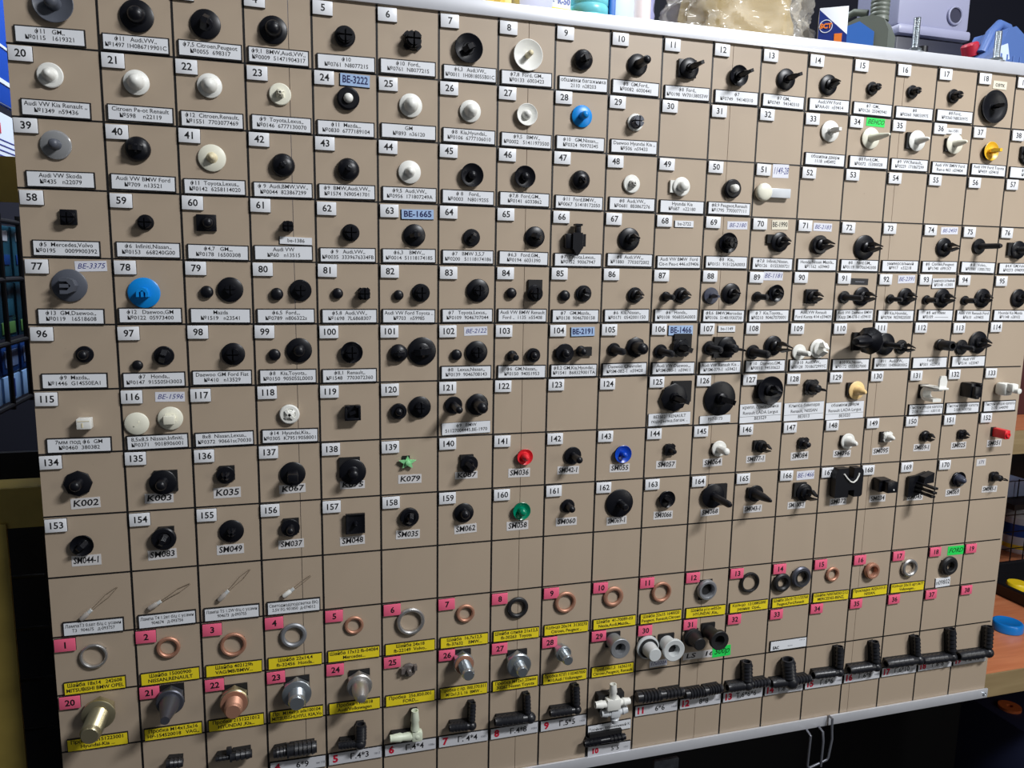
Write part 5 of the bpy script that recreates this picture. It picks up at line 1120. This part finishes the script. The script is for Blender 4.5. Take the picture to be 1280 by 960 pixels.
for k in range(5):
    pack(f'dark teal hanging pack with barcode, top row, number {k + 1} going inward', w + 33 + k * 66, 182, 242, 58, TEAL, [(0, 48, 36, 12, WHT), (0, 20, 44, 12, DKB)])
    pack(f'dark teal glossy hanging pack, second row, number {k + 1} going inward', w + 33 + k * 66, 249, 314, 58, mat('dark_teal_pack', (20, 50, 66), .2), [(0, 12, 46, 14, mat('green_print', (70, 110, 60), .4)), (6, 36, 30, 20, TEAL)])
    pack(f'blue hanging pack printed with a silver car, number {k + 1} going inward', w + 33 + k * 66, 321, 356, 58, DKB, [(0, 18, 44, 20, CARB)])
    pack(f'pale blue hanging pack with dark print, bottom row, number {k + 1} going inward', w + 33 + k * 66, 358, 389, 58, LTB, [(0, 15, 12, 22, NAVY)])
# upper packs: blue bags and white cards
r = thing('product_card', 'white product card with red lettering hanging above the gold beam', 'card'); in_room(r, PU, 0, 0)
bm = bmesh.new(); box(bm, 0, 380, -95, 3, 330, 80); obj('card_sheet', bm, WHT, r)
text('red_lettering', 'MANN', 16, mat('red_print', (190, 40, 60), .4), r, 2.0, 300, -74, rot=(PI / 2, 0, PI / 2), bold=.5, label='red lettering')
bm = bmesh.new()
for k in range(7): box(bm, 1.7, 380, -86 - k * 6, .4, 260 - (k % 3) * 60, 1.4)
obj('printed_lines', bm, BLUEINK, r)
r = thing('blue_product_pack', 'glossy blue hanging pack at the top corner beside the board', 'pack'); in_room(r, PU, 0, 0)
bm = bmesh.new(); box(bm, 0, 380, 40, 8, 330, 170, bev=2); obj('pack_body', bm, mat('royal_blue_pack', (28, 74, 176), .2), r)
bm = bmesh.new(); box(bm, 4.5, 380, -20, 1, 320, 5); box(bm, 4.5, 380, 20, 1, 320, 3); obj('white_stripe', bm, WHT, r)
# dark wire panel low down
r = thing('wire_grid_panel', 'black wire grid panel in the dark beside the gold post', 'rack'); in_room(r, 0, 120, 0)
bm = bmesh.new()
for k in range(8): tube(bm, [(-320 + k * 55, 0, -475), (-320 + k * 55, 0, -1000)], 2.4, 8)
for k in range(10): tube(bm, [(-330, 0, -480 - k * 55), (80, 0, -480 - k * 55)], 2.4, 8)
obj('wire_mesh', bm, TR, r)
bm = bmesh.new(); box(bm, -150, 40, -800, 600, 8, 760); o = tag(obj('back_board', bm, mat('black_back_board', (20, 21, 27), .5)), 'black board behind the lower wire grid', 'board'); in_room(o, 0, 140, 0)

# ---------------------------------------------------------------- fit the lettering to its cards
bpy.context.view_layer.update()
for o, maxw, fit in TEXTS:
    wd = o.dimensions.x * 1000
    if wd <= 0: continue
    if fit: o.scale.x *= fit / wd
    elif maxw and wd > maxw: o.scale.x *= maxw / wd
DG = bpy.context.evaluated_depsgraph_get()
for o, maxw, fit in TEXTS:                       # lettering becomes plain mesh
    me = bpy.data.meshes.new_from_object(o.evaluated_get(DG)); nm = o.name; par = o.parent
    n = bpy.data.objects.new(nm, me); COL.objects.link(n); n.parent = par
    n.location = o.location; n.rotation_euler = o.rotation_euler; n.scale = o.scale
    if 'label' in o: n['label'] = o['label']
    if not me.materials: me.materials.append(o.data.materials[0])
    bpy.data.objects.remove(o); n.name = nm
